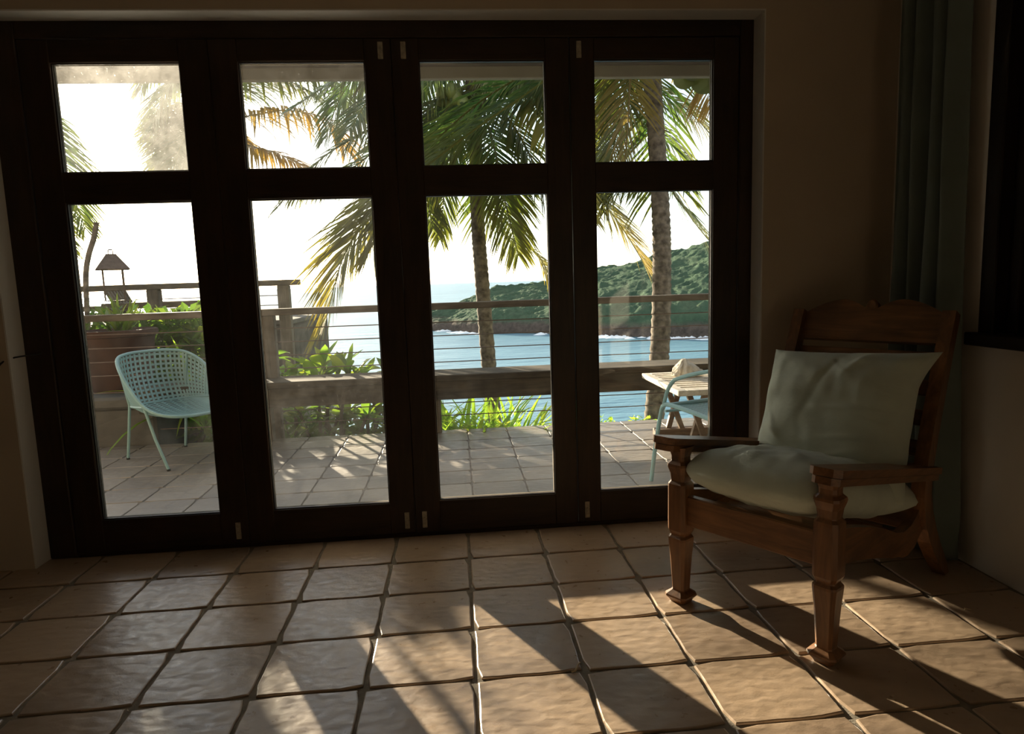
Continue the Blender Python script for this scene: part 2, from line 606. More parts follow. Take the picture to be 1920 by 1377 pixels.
def catmull(pts, n, closed=False):
    pts = [V(p) for p in pts]
    m_ = len(pts)
    res = []
    segs = m_ if closed else m_ - 1
    for i in range(segs):
        if closed:
            p0, p1, p2, p3 = pts[i - 1], pts[i], pts[(i + 1) % m_], pts[(i + 2) % m_]
        else:
            p0, p1, p2, p3 = pts[max(i - 1, 0)], pts[i], pts[i + 1], pts[min(i + 2, m_ - 1)]
        for k in range(n):
            t = k / n
            res.append(0.5 * ((2 * p1) + (p2 - p0) * t + (2 * p0 - 5 * p1 + 4 * p2 - p3) * t * t + (3 * p1 - p0 - 3 * p2 + p3) * t ** 3))
    if not closed:
        res.append(pts[-1].copy())
    return res


def sample(path, t):
    x = max(0.0, min(1.0, t)) * (len(path) - 1)
    i = min(int(x), len(path) - 2)
    return path[i].lerp(path[i + 1], x - i)


# ------------------------------------------------------------------ room shell
WY = 0.184           # inner face of the door wall
OX0, OX1, OZ = -1.515, 1.657, 2.240
XL, XR, YB, ZC = -3.4, 2.25, -5.6, 2.75
b = MB()
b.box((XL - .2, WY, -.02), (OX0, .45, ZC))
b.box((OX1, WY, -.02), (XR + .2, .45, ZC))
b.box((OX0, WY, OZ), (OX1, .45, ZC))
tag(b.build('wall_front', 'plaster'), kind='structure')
tag(MB().box((XL - .2, YB, -.02), (XL, WY, ZC)).build('wall_left', 'plaster'), kind='structure')
tag(MB().box((XL - .2, YB - .2, -.02), (XR + .2, YB, ZC)).build('wall_back', 'plaster'), kind='structure')
WZ0, WZ1, WYA, WYB = 0.885, 2.25, -1.75, -0.345
b = MB()
b.box((XR, YB, -.02), (XR + .2, WYA, ZC))
b.box((XR, WYB, -.02), (XR + .2, WY, ZC))
b.box((XR, WYA, -.02), (XR + .2, WYB, WZ0))
b.box((XR, WYA, WZ1), (XR + .2, WYB, ZC))
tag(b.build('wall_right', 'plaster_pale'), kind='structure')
tag(MB().box((XL - .2, YB - .2, ZC), (XR + .2, .45, ZC + .12)).build('ceiling', 'ceiling_paint'), kind='structure')

rev = thing('trim_2', None, None, (0, 0, 0), kind='structure')  # thin pale strips added so the door reveal looks lit
MB().box((OX1 - .006, WY + .001, 0), (OX1 + .002, .2875, OZ)).build('lit_reveal_strip', 'lit_reveal_tone', rev)
MB().box((OX0 - .002, WY + .001, 0), (OX0 + .006, .2875, OZ)).build('lit_reveal_strip', 'lit_reveal_tone', rev)
MB().box((OX0 + .006, WY + .001, OZ - .006), (OX1 - .006, .2875, OZ + .002)).build('lit_reveal_strip', 'lit_reveal_tone', rev)

# floor: grout bed with single tiles laid proud of it
TX, TY = 0.32, 0.28762
floor = tag(MB().box((XL, YB, -.10), (XR, .44, -.0065)).build('floor', 'grout'), kind='structure')


def tile_mesh(name, sx, sy, mat, seed, gap=0.0105, th=0.014):
    r = random.Random(seed)
    hx, hy = (sx - gap) / 2, (sy - gap) / 2
    pts = []
    per = 5
    corners = [(-hx, -hy), (hx, -hy), (hx, hy), (-hx, hy)]
    for k in range(4):
        x0, y0 = corners[k]; x1, y1 = corners[(k + 1) % 4]
        for i in range(per):
            t = (i + 0.18) / per if i == 0 else i / per
            j = 0.0016
            pts.append((x0 + (x1 - x0) * t + r.uniform(-j, j), y0 + (y1 - y0) * t + r.uniform(-j, j)))
    n = len(pts)
    q = MB()
    vs_ = [(x * (1 - .004 / hx), y * (1 - .004 / hy), 0) for x, y in pts]
    vs_ += [(x * (1 - .001 / hx), y * (1 - .001 / hy), -.0016) for x, y in pts]
    vs_ += [(x, y, -.005) for x, y in pts]
    vs_ += [(x, y, -th) for x, y in pts]
    fs = [tuple(range(n))]
    for a in range(3):
        fs += [(a * n + i, a * n + (i + 1) % n, (a + 1) * n + (i + 1) % n, (a + 1) * n + i) for i in range(n)]
    q.add(vs_, fs)
    return q.mesh(name, mat)


tmeshes = [tile_mesh('floor_tile', TX, TY, 'floor_tile', 100 + i) for i in range(6)]
rr = random.Random(3)
for ci in range(-9, 7):
    for ri in range(-1, 11):
        cx = (ci + .5) * TX
        cy = -(ri + .5) * TY
        if cx - TX / 2 < XL or cx - TX / 2 > XR - .05:
            continue
        o = inst('tile', rr.choice(tmeshes), floor, Matrix.Translation((cx, cy, rr.uniform(-.0008, .0008))) @ Matrix.Rotation(math.pi * rr.randint(0, 1) + rr.uniform(-.003, .003), 4, 'Z'))
        if cx + TX / 2 > XR:
            o.matrix_local = Matrix.Translation(((cx - TX / 2 + XR) / 2, cy, 0)) @ Matrix.Diagonal(((XR - cx + TX / 2) / TX, 1, 1, 1))

# shuttered window in the right wall
win = thing('window_1', None, None, (XR + .06, 0, 0), kind='structure')
q = MB()
q.cbox((-.07, WYB - .07, WZ0), (.06, WYB, WZ1)); q.build('frame_side', 'window_wood', win)
MB().cbox((-.07, WYA, WZ0), (.06, WYA + .07, WZ1)).build('frame_side', 'window_wood', win)
MB().cbox((-.06, WYA + .07, WZ1 - .07), (.06, WYB - .07, WZ1)).build('frame_head', 'window_wood', win)
MB().cbox((-.10, WYA - .03, WZ0 - .035), (.06, WYB + .03, WZ0 + .012)).build('window_sill', 'window_wood', win)
MB().box((.05, WYA, WZ0), (.075, WYB, WZ1)).build('shutter_light_block', 'window_wood', win)  # solid panel hidden behind the slats, added to block daylight
mid = (WYA + WYB) / 2
for (ya, yb_) in ((WYA + .07, mid), (mid, WYB - .07)):
    MB().cbox((-.02, ya, WZ0 + .012), (.02, ya + .05, WZ1 - .07)).build('shutter_stile', 'window_wood', win)
    MB().cbox((-.02, yb_ - .05, WZ0 + .012), (.02, yb_, WZ1 - .07)).build('shutter_stile', 'window_wood', win)
    sm = MB().cbox((-.03, ya + .05, -.004), (.03, yb_ - .05, .004), .002).mesh('slat', 'window_wood')
    for k in range(24):
        inst('slat', sm, win, Matrix.Translation((.015, 0, WZ0 + .05 + k * .052)) @ Matrix.Rotation(math.radians(50), 4, 'Y'))

# ------------------------------------------------------------------ folding doors
DY0, DY1 = 0.295, 0.340
frame = thing('trim_1', None, None, (0, 0, 0), kind='structure')
MB().cbox((OX0, .288, 0), (-1.402, .40, OZ), .004).build('jamb', 'door_wood', frame)
MB().cbox((1.592, .288, 0), (OX1, .40, OZ), .004).build('jamb', 'door_wood', frame)
MB().cbox((-1.402, .288, 2.168), (1.592, .40, OZ), .004).build('head', 'door_wood_rail', frame)
MB().cbox((-1.402, .30, -.03), (1.592, .44, .0115), .003).build('sill', 'door_wood_rail', frame)
Z_B0, Z_B1, Z_M0, Z_M1, Z_T0, Z_T1 = .012, .157, 1.523, 1.646, 2.078, 2.1675
leaves = [(-1.400, -.661, -1.283, -.780, 'glass_grimy'), (-.660, .0825, -.545, -.030, 'glass_dusty'),
          (.0835, .8365, .197, .732, 'glass_clear'), (.8395, 1.590, .945, 1.476, 'glass_clear')]
bolts = {0: [('b', -.705)], 1: [('t', .040), ('b', .045)], 2: [('t', .135), ('b', .125)], 3: [('t', .880), ('b', .880)]}
for k, (x0, x1, p0, p1, gm) in enumerate(leaves):
    d = thing('door_%d' % (k + 1), None, None, (x0, DY0, 0), kind='structure')
    MB().cbox((0, 0, Z_B0), (p0 - x0, DY1 - DY0, Z_T1), .003).build('stile', 'door_wood', d)
    MB().cbox((p1 - x0, 0, Z_B0), (x1 - x0, DY1 - DY0, Z_T1), .003).build('stile', 'door_wood', d)
    for z0, z1 in ((Z_B0, Z_B1), (Z_M0, Z_M1), (Z_T0, Z_T1)):
        MB().cbox((p0 - x0 - .002, .001, z0), (p1 - x0 + .002, DY1 - DY0 - .001, z1), .003).build('rail', 'door_wood_rail', d)
    for z0, z1, up in ((Z_B1, Z_M0, 0), (Z_M1, Z_T0, 1)):
        pn = MB().box((p0 - x0 - .004, .024, z0 - .004), (p1 - x0 + .004, .028, z1 + .004)).build('pane', gm if not (k == 0 and not up) else 'glass_dusty', d)
        MB().ring(p0 - x0 - .002, p1 - x0 + .002, z0 - .002, z1 + .002, .006, .012, .024).build('glazing_bead', 'door_wood_rail', pn)
        MB().ring(p0 - x0 - .002, p1 - x0 + .002, z0 - .002, z1 + .002, .006, .028, .040).build('glazing_bead', 'weathered_wood', pn)
    for w, bx in bolts[k]:
        z0, z1 = (.035, .112) if w == 'b' else (2.083, 2.152)
        bo = MB().cbox((bx - .011 - x0, -.004, z0), (bx + .011 - x0, .004, z1), .0015).build('flush_bolt', 'brass_bolt', d)
        MB().cbox((bx - .004 - x0, -.008, (z0 + z1) / 2 - .012), (bx + .004 - x0, -.003, (z0 + z1) / 2 + .012), .001).build('bolt_knob', 'brass_bolt', bo)

# ------------------------------------------------------------------ deck
DZ = -0.06
DEDGE = 2.76
deck = tag(MB().box((-4.2, .45, -.30), (5.0, DEDGE, DZ - .0065)).box((XL, .40, -.3), (XR, .46, -.01)).build('deck_floor', 'deck_grout'), kind='structure')
dmeshes = [tile_mesh('deck_tile', .32, .2775, 'deck_tile', 200 + i, .0085) for i in range(5)]
for ci in range(-10, 9):
    for ri in range(0, 9):
        cx = .36 + (ci + .5) * .32
        y0 = .416 + ri * .2775
        y1 = min(y0 + .2775, DEDGE)
        s = (y1 - y0) / .2775
        inst('tile', rr.choice(dmeshes), deck, Matrix.Translation((cx, (y0 + y1) / 2, DZ + rr.uniform(-.0006, .0006))) @ Matrix.Diagonal((1, s, 1, 1)))

# rest of the house front beside and above the room
q = MB()
q.box((-11, .20, -1.2), (XL - .2, .45, 4.4))
q.box((XR + .2, .20, -1.2), (11, .45, 4.4))
q.box((XL - .2, .20, ZC + .12), (XR + .2, .45, 4.4))
tag(q.build('wall_outside', 'soffit'), kind='structure')

# roof overhang outside the doors
roof = thing('roof_overhang', None, None, (0, .45, 2.45), kind='structure')
MB().box((-5, 0, 0), (5, 1.20, .10)).build('soffit_board', 'soffit', roof)
MB().cbox((-5, 1.15, -.068), (5, 1.20, .16), .004).build('fascia_board', 'eave_paint', roof)

# ------------------------------------------------------------------ terrain, sea, headland
SEA = -30.0
q = MB()
nx, ny = 60, 60
gv = []
for j in range(ny + 1):
    t = j / ny
    y = 2.70 + 1.5 * t + 60 * t ** 2.2
    for i in range(nx + 1):
        x = -30 + 60 * i / nx
        dd = y - 2.7
        left = 1 / (1 + math.exp((x + 1.0) * 1.6))
        z = -0.48 - dd * (0.62 - .40 * left * math.exp(-dd / 9.0)) - .02 * dd * dd * .6
        z += .10 * noise.noise(V((x * .9, y * .9, 0)))
        gv.append((x, y, max(z, SEA - 2)))
q.add(gv, [(j * (nx + 1) + i, j * (nx + 1) + i + 1, (j + 1) * (nx + 1) + i + 1, (j + 1) * (nx + 1) + i) for j in range(ny) for i in range(nx)])
tag(q.build('ground_slope', 'ground', smooth=180), kind='structure')


def ground_z(x, y):
    dd = y - 2.7
    left = 1 / (1 + math.exp((x + 1.0) * 1.6))
    return -0.48 - dd * (0.62 - .40 * left * math.exp(-dd / 9.0)) - .02 * dd * dd * .6


q = MB(); q.add([(-40000, -200, SEA), (40000, -200, SEA), (40000, 60000, SEA), (-40000, 60000, SEA)], [(0, 1, 2, 3)])
tag(q.build('sea', 'sea'), kind='structure')


def sea_pt(u, v_):
    p = at(u, v_, 1.0) - C_POS
    return C_POS + p * ((SEA - C_POS.z) / p.z)


coast = [(735, 613), (770, 618), (812, 621), (840, 621), (870, 623), (900, 625), (960, 625), (1030, 626), (1120, 631), (1180, 632), (1330, 634), (1480, 640), (1640, 650)]
ridge = [(735, 606), (770, 598), (808, 583), (850, 572), (880, 559), (905, 547), (932, 537), (960, 534), (1000, 531), (1030, 526), (1119, 503), (1165, 494), (1225, 478), (1262, 468), (1290, 462), (1330, 452), (1480, 418), (1640, 400)]


def interp(tab, x):
    for (a, ya), (c, yc) in zip(tab, tab[1:]):
        if x <= c:
            return ya + (yc - ya) * (x - a) / (c - a)
    return tab[-1][1]


q = MB()
NU, NV = 330, 90
hv = []
for i in range(NU + 1):
    u = 735 + (1640 - 735) * i / NU
    cp = sea_pt(u, interp(coast, u))
    dirv = at(u, interp(ridge, u), 1.0) - C_POS
    dc = (cp - C_POS).dot(C_FWD)
    back = 20 + 110 * min(1, (u - 735) / 330.0)
    rp = C_POS + dirv * (dc + back)
    rp.z -= 2.2
    H = rp.z - SEA
    for j in range(NV + 1):
        v_ = j / NV * 1.35
        x = cp.x + (rp.x - cp.x) * v_
        y = cp.y + (rp.y - cp.y) * v_
        if v_ <= 1:
            h = H * (.16 * min(1, v_ / .03) + .84 * v_ ** .85) if v_ > 0 else -1.0
        else:
            h = H * (1 - (v_ - 1) * 1.2)
        p = V((x, y, 0))
        k = min(1, v_ / .08)
        dn = 0
        for sc, am in ((.035, 3.0), (.12, 2.6), (.33, 1.3)):
            n_ = noise.noise(p * sc)
            dn += am * (1 - abs(n_) * 2.0)
        gul = 3.5 * noise.noise(V((x * .016, y * .016, 7)))
        hv.append((x, y, SEA + max(-1, h + (dn * .55 + gul * min(1, 4 * v_ * max(0, 1 - v_))) * k)))
q.add(hv, [(i * (NV + 1) + j, (i + 1) * (NV + 1) + j, (i + 1) * (NV + 1) + j + 1, i * (NV + 1) + j + 1) for i in range(NU) for j in range(NV)])
tag(q.build('headland', 'hillside', smooth=180), 'green wooded headland sloping down to the sea beyond the railing', 'hill', kind='structure')

# surf along the foot of the headland
q = MB()
rs = random.Random(5)
for k in range(90):
    u = rs.choice([rs.uniform(1125, 1185), rs.uniform(815, 900), rs.uniform(1260, 1335), rs.uniform(1000, 1330)])
    p = sea_pt(u, interp(coast, u) + rs.uniform(.5, 3.5))
    L = rs.uniform(1.5, 5.0); W_ = rs.uniform(.5, 1.4); hh = rs.uniform(.4, 1.5)
    vs_ = [(p.x, p.y, SEA + hh)]
    for a in range(9):
        an = a * 2 * math.pi / 9
        f_ = rs.uniform(.6, 1.2)
        vs_.append((p.x + math.cos(an) * L * f_, p.y + math.sin(an) * W_ * f_, SEA - .1))
    q.add(vs_, [(0, 1 + a, 1 + (a + 1) % 9) for a in range(9)])
tag(q.build('surf', 'foam', smooth=180), 'white surf breaking along the foot of the headland', 'surf', kind='stuff')

# ------------------------------------------------------------------ wooden armchair
ch_m = V((1.2075, -0.696, 0))
CH_ROT = math.atan2(-0.819, 0.574)
chair = thing('armchair', 'reclining brown wooden armchair with turned square legs and carved crest rail', 'armchair', ch_m, CH_ROT)


def sq(hw, z, cx, cy, c=.16):
    a, d = hw, hw * (1 - c * 2)
    return [V((cx + x, cy + y, z)) for x, y in ((-d, -a), (d, -a), (a, -d), (a, d), (d, a), (-d, a), (-a, d), (-a, -d))]


leg_prof = [(0, .029), (.010, .034), (.024, .045), (.030, .044), (.044, .026), (.048, .0245), (.10, .027), (.17, .031), (.230, .036), (.238, .0355),
            (.246, .029), (.250, .0285), (.258, .033), (.266, .036), (.30, .0365), (.42, .036), (.431, .035), (.440, .028), (.443, .0275), (.450, .0285),
            (.468, .0305), (.484, .036), (.494, .0385), (.502, .037), (.511, .028), (.515, .0265), (.528, .0265), (.545, .031), (.563, .038)]
for s in (-1, 1):
    q = MB()
    q.loft([sq(hw, z, s * .257, 0) for z, hw in leg_prof])
    q.build('front_leg', 'chair_wood', chair)
    # rear post: foot sweeping backwards, straight raked back above the seat
    cl = [(.885, 0, .020), (.845, .05, .024), (.79, .11, .029), (.725, .19, .034), (.672, .28, .036), (.650, .36, .035), (.655, .44, .032), (.700, .58, .029), (.770, .76, .027), (.845, .94, .025), (.862, .980, .025)]
    le, ri = [], []
    for i, (y, z, hw) in enumerate(cl):
        y0, z0, _ = cl[max(0, i - 1)]; y1, z1, _ = cl[min(len(cl) - 1, i + 1)]
        t = V((y1 - y0, z1 - z0)).normalized()
        nrm = V((-t.y, t.x))
        if i == 0: nrm = V((-1, 0))
        le.append((y + nrm.x * hw, z + nrm.y * hw)); ri.append((y - nrm.x * hw, z - nrm.y * hw))
    poly = le + ri[::-1]
    MB().prism(poly, 0, s * .275 - .022, s * .275 + .022).build('rear_post', 'chair_wood', chair)
    # seat side rail with scalloped edges
    top = [(.03, .402), (.13, .380), (.26, .345), (.36, .310), (.44, .276), (.50, .262), (.56, .268), (.61, .292), (.655, .330)]
    bot = [(.665, .225), (.60, .180), (.545, .168), (.50, .172), (.46, .188), (.40, .200), (.30, .232), (.16, .268), (.03, .292)]
    MB().prism(top + bot, 0, s * .262 - .016, s * .262 + .016).build('side_rail', 'chair_wood_d', chair)
    # arm: two stacked boards, sloping back
    slope = math.atan2(.605 - .452, .78)
    am = Matrix.Translation((s * .275, -.085, .607)) @ Matrix.Rotation(-slope, 4, 'X')
    hw = .046
    def arm_poly(h, y0, y1, c):
        return [(-h + c, y0), (h - c, y0), (h, y0 + c), (h, y1), (-h, y1), (-h, y0 + c)]
    MB().prism(arm_poly(hw, 0, .80, .018), 2, -.023, 0, am).build('arm_top', 'chair_wood_d', chair)
    MB().prism(arm_poly(hw - .006, .004, .795, .018), 2, -.046, -.0255, am).build('arm_base', 'chair_wood_d', chair)
    MB().prism(arm_poly(hw - .011, .008, .79, .018), 2, -.026, -.0228, am).build('arm_joint', 'rubber', chair)
MB().cbox((-.235, -.014, .287), (.235, .016, .392), .004).build('front_rail', 'chair_wood_w', chair)
MB().cbox((-.26, .655, .215), (.26, .68, .30), .004).build('back_rail', 'chair_wood_w', chair)
for k in range(7):
    y = .10 + k * .085
    MB().cbox((-.25, y - .025, .372 - .25 * y - .02), (.25, y + .025, .372 - .25 * y - .006), .003).build('seat_slat', 'chair_wood_w', chair)
# back: crest rail and slats on the raked plane
rake = math.atan2(.235, .56)
bk = Matrix.Translation((0, .655, .44)) @ Matrix.Rotation(-rake, 4, 'X')


def crest(w):
    a = abs(w)
    if a < .022:
        return .604 + math.sqrt(max(0, .022 ** 2 - a * a)) * 1.15
    if a < .11:
        return .594 + .036 * math.sin((a - .022) / .088 * math.pi / 2)
    return .630 - .056 * ((a - .11) / .144) ** 1.7


ws = [-.254 + .508 * i / 110 for i in range(111)]
poly = [(-.254, .462), (.254, .462)] + [(w, crest(w)) for w in ws[::-1]]
MB().prism(poly, 1, -.016, .014, bk).build('crest_rail', 'chair_wood_w', chair)
MB().lathe([(.0, -.004), (.017, -.004), (.020, .0), (.017, .006), (.0, .008)], 20).v
kb = MB(); kb.lathe([(.002, -.003), (.016, -.002), (.019, .002), (.015, .006), (.002, .007)], 20)
kb.v = [bk @ (Matrix.Translation((0, -.016, .606)) @ (Matrix.Rotation(math.pi / 2, 4, 'X') @ p)) for p in kb.v]
kb.build('crest_boss', 'chair_wood', chair, smooth=40)
for h in (.405, .30, .19, .08):
    MB().cbox((-.255, -.010, h - .03), (.255, .010, h + .026), .003, bk).build('back_slat', 'chair_wood_w', chair)


def pillow(hx, hy, th, seed, n=56, ear=.05, wr=1.0, pull=.045, folds=(), flop=0.0):
    """square cushion in the x-y plane, seams at the rim, pulled-out corners"""
    q_ = MB()
    top_, bot_ = [], []
    for j in range(n + 1):
        for i in range(n + 1):
            u = 2 * i / n - 1; w = 2 * j / n - 1
            e = (abs(u) ** 3) * (abs(w) ** 3)
            px_ = hx * u * (1 - pull * (1 - w * w) * abs(u) ** 2 + ear * e)
            py_ = hy * w * (1 - pull * (1 - u * u) * abs(w) ** 2 + ear * e)
            g = max(0, 1 - abs(u) ** 3.0) ** .46 * max(0, 1 - abs(w) ** 3.0) ** .46
            p = V((px_, py_, seed))
            rim = 1 - (1 - abs(u) ** 6) * (1 - abs(w) ** 6)
            wq = wr * (.0085 * noise.noise(V((px_ * 7, py_ * 16, seed))) + .007 * noise.noise(V((px_ * 22, py_ * 11, seed + 3))))
            fold = wr * .014 * math.sin(9 * (px_ + py_) / hx + 4 * noise.noise(p * 5)) * (abs(u) ** 2 + abs(w) ** 2) * .5 * (1 - rim)
            for (fx, fy, fa, fl_, fw, fam) in folds:
                dx, dy = px_ - fx, py_ - fy
                al = dx * math.cos(fa) + dy * math.sin(fa)
                pe = -dx * math.sin(fa) + dy * math.cos(fa) + .10 * al * al / .1 * .3
                fold += fam * math.exp(-(pe / fw) ** 2 - (al / fl_) ** 2)
            if u > .55 and w > .55:
                px_ += flop * ((u - .55) / .45) ** 2 * ((w - .55) / .45) ** 1.2
            top_.append((px_, py_, th * g + (wq + fold) * (g > 0) * min(1, g * 3)))
            bot_.append((px_, py_, -th * .75 * g - wq * (g > 0) * min(1, g * 3)))
    idx = lambda i, j: j * (n + 1) + i
    off = (n + 1) ** 2
    fs = []
    for j in range(n):
        for i in range(n):
            fs.append((idx(i, j), idx(i + 1, j), idx(i + 1, j + 1), idx(i, j + 1)))
            fs.append((off + idx(i, j + 1), off + idx(i + 1, j + 1), off + idx(i + 1, j), off + idx(i, j)))
    q_.add(top_ + bot_, fs)
    return q_


def weld(o, d=.0004):
    bm = bmesh.new(); bm.from_mesh(o.data)
    bmesh.ops.remove_doubles(bm, verts=bm.verts, dist=d)
    bmesh.ops.recalc_face_normals(bm, faces=bm.faces)
    bm.to_mesh(o.data); bm.free()


CHM = WMAT[chair]
# seat cushion
sc_m = CHM @ Matrix.Translation((0.008, .312, .412)) @ Matrix.Rotation(-math.radians(13.5), 4, 'X')
sc = thing('seat_cushion', 'sage green linen seat cushion lying on the wooden armchair', 'cushion', sc_m.translation)
sfolds = [(.16, .22, 1.0, .08, .012, .012), (.20, .10, .3, .06, .010, .009), (.12, .29, .5, .06, .012, -.010), (-.05, -.05, 1.4, .10, .014, .006), (.05, .05, 1.2, .10, .012, -.005), (.20, .28, 1.3, .05, .010, .010)]
q = pillow(.252, .370, .118, 1.0, n=84, ear=-.075, wr=.7, pull=-.01, folds=sfolds, flop=.04)
q.v = [sc_m @ p for p in q.v]
o = q.build('cover', 'sage_linen', sc, smooth=180, world=True); weld(o)
# back cushion
bc_m = CHM @ Matrix.Translation((.0, .575, .598)) @ Matrix.Rotation(-math.radians(24), 4, 'X') @ Matrix.Rotation(math.radians(90), 4, 'X') @ Matrix.Rotation(math.radians(2.5), 4, 'Z')
bc = thing('back_cushion', 'sage green linen square cushion propped against the armchair back', 'cushion', bc_m.translation)
bfolds = [(-.16, -.10, -.7, .07, .010, .010), (-.12, -.16, -.5, .08, .011, .011), (-.19, -.04, -1.0, .05, .010, .008), (-.08, -.19, -.2, .06, .010, -.008),
          (.06, -.15, .35, .08, .012, .010), (.12, -.08, .1, .09, .010, .007), (.10, .02, .0, .10, .009, .006), (-.02, .14, 1.1, .06, .014, -.010),
          (.08, .19, .9, .05, .014, .010), (.17, -.02, -.2, .06, .008, .006), (-.05, .05, 1.2, .07, .013, -.006), (.02, .20, -.6, .06, .012, -.008)]
q = pillow(.264, .258, .118, 5.0, n=84, ear=.045, wr=.75, pull=.018, folds=bfolds, flop=.045)
q.v = [bc_m @ p for p in q.v]
o = q.build('cover', 'sage_linen', bc, smooth=180, world=True); weld(o)

# ------------------------------------------------------------------ curtain
cur = thing('curtain', 'sage grey curtain hanging in folds beside the dark window', 'curtain', (2.16, -.12, .012))
q = MB()
nu, nv = 120, 40
vs_ = []
for j in range(nv + 1):
    z = .012 + 2.44 * j / nv
    fl = 1 - j / nv
    y0 = .06 - .02 * fl
    y1 = -.30 - .065 * fl ** 1.5
    for i in range(nu + 1):
        t = i / nu
        ph = t * 2 * math.pi * 4.2
        amp = .030 + .012 * fl
        x = 2.165 + amp * math.sin(ph + .6 * noise.noise(V((0, t * 3, z * .8))) + .3) + .012 * noise.noise(V((t * 6, z * 1.6, 2)))
        if z < .5:
            x += (.5 - z) * .03 * noise.noise(V((t * 9, z * 7, 5)))
        y = y0 + (y1 - y0) * t + .012 * math.sin(ph * .5 + z)
        vs_.append((min(x, 2.24), y, z))
q.add(vs_, [(j * (nu + 1) + i, j * (nu + 1) + i + 1, (j + 1) * (nu + 1) + i + 1, (j + 1) * (nu + 1) + i) for j in range(nv) for i in range(nu)])
o = q.build('drape', 'curtain_cloth', cur, smooth=180, world=True)
sd = o.modifiers.new('thick', 'SOLIDIFY'); sd.thickness = .002
q = MB().tube([(2.165, .15, 2.47), (2.165, -1.9, 2.47)], .012, 12)
q.build('curtain_rod', 'lantern_metal', cur, smooth=40, world=True)

# ------------------------------------------------------------------ bench and railing at the deck edge
bench = thing('deck_bench', 'long weathered timber bench along the deck edge', 'bench', (0, 2.75, DZ))
MB().cbox((-2.15, 2.555, .375), (5.0, 2.935, .425), .006).build('seat_board', 'bench_wood', bench, world=True)
MB().cbox((-2.15, 2.575, .225), (5.0, 2.625, .377), .006).build('front_beam', 'bench_wood', bench, world=True)
MB().cbox((-2.15, 2.86, .245), (5.0, 2.90, .377), .006).build('back_beam', 'bench_wood', bench, world=True)
for x in (-1.22, .115, 2.66, 4.2):
    MB().cbox((x - .037, 2.66, DZ), (x + .037, 2.74, .380), .005).build('bench_leg', 'weathered_post', bench, world=True)

rail = thing('deck_railing', 'weathered timber railing with steel cables behind the bench', 'railing', (0, 2.865, -.9))
MB().cbox((-3.2, 2.80, .932), (5.0, 2.92, .985), .005).build('top_rail', 'weathered_wood', rail, world=True)
for x in (-2.95, -1.205, 2.78, 4.4):
    MB().cbox((x - .052, 2.83, -1.0), (x + .052, 2.90, .933), .006).build('post', 'weathered_post', rail, world=True)
for z in (.828, .718, .608, .498, .36, .150, .045):
    MB().tube([(-3.2, 2.865, z), (-1.2, 2.865, z - .004), (2.78, 2.865, z - .002), (5.0, 2.865, z)], .0045, 6).build('cable', 'cable_steel', rail, world=True)

# ------------------------------------------------------------------ foliage builders
def frond_mb(path, llen, n=84, width=.042, age=(0.0, 0.2), droop=.55, seed=0, side=None, r0=.022, bare=.10, sweep=44, tipk=.72):
    """feather palm frond along a path: rachis tube and two rows of drooping leaflets"""
    r = random.Random(seed)
    pts = catmull(path, 12)
    q_ = MB()
    m_ = len(pts)
    q_.tube(pts, [r0 * (1 - .85 * i / (m_ - 1)) + .002 for i in range(m_)], 5)
    q_.age = [0.25] * len(q_.age)
    for sgn in (-1, 1):
        for k in range(n):
            t = bare + (1 - bare) * (k + r.uniform(-.3, .3)) / n
            if t >= 1: t = .999
            p = sample(pts, t)
            tg = (sample(pts, min(1, t + .02)) - sample(pts, max(0, t - .02))).normalized()
            up = V((0, 0, 1)) if side is None else V(side)
            sd_ = tg.cross(up)
            if sd_.length < .25:
                sd_ = sd_ + V((1, 0.2, 0)) * .4
            sd_.normalize()
            nr = sd_.cross(tg).normalized()
            prof = (.45 + .55 * math.sin(min(1, t / .45) * math.pi / 2)) if t < .45 else (1 - tipk * ((t - .45) / .55) ** 1.8)
            L = llen * prof * r.uniform(.86, 1.1)
            an = math.radians(sweep - 18 + 30 * t + r.uniform(-5, 5))
            d_ = (sd_ * sgn * math.cos(an) + tg * math.sin(an) + nr * r.uniform(.0, .28)).normalized()
            g = droop * r.uniform(.7, 1.35) * (1 - .55 * abs(tg.z))
            w = width * prof ** .5 * r.uniform(.8, 1.15)
            a0 = min(1, max(0, age[0] + (age[1] - age[0]) * t + r.uniform(-.06, .06)))
            vs2, ag = [], []
            wv0 = (tg - d_ * tg.dot(d_)).normalized()
            for s_, ww in ((0, .35), (.33, 1.0), (.68, .75), (1.0, .04)):
                c_ = p + d_ * (L * s_) + V((0, 0, -1)) * (g * L * s_ * s_) - d_ * (g * .35 * L * s_ * s_)
                vs2 += [c_ - wv0 * w * .5 * ww, c_ + wv0 * w * .5 * ww]
                ag += [min(1, a0 + .18 * s_ * s_)] * 2
            q_.add(vs2, [(0, 1, 3, 2), (2, 3, 5, 4), (4, 5, 7, 6)], ag)
    return q_


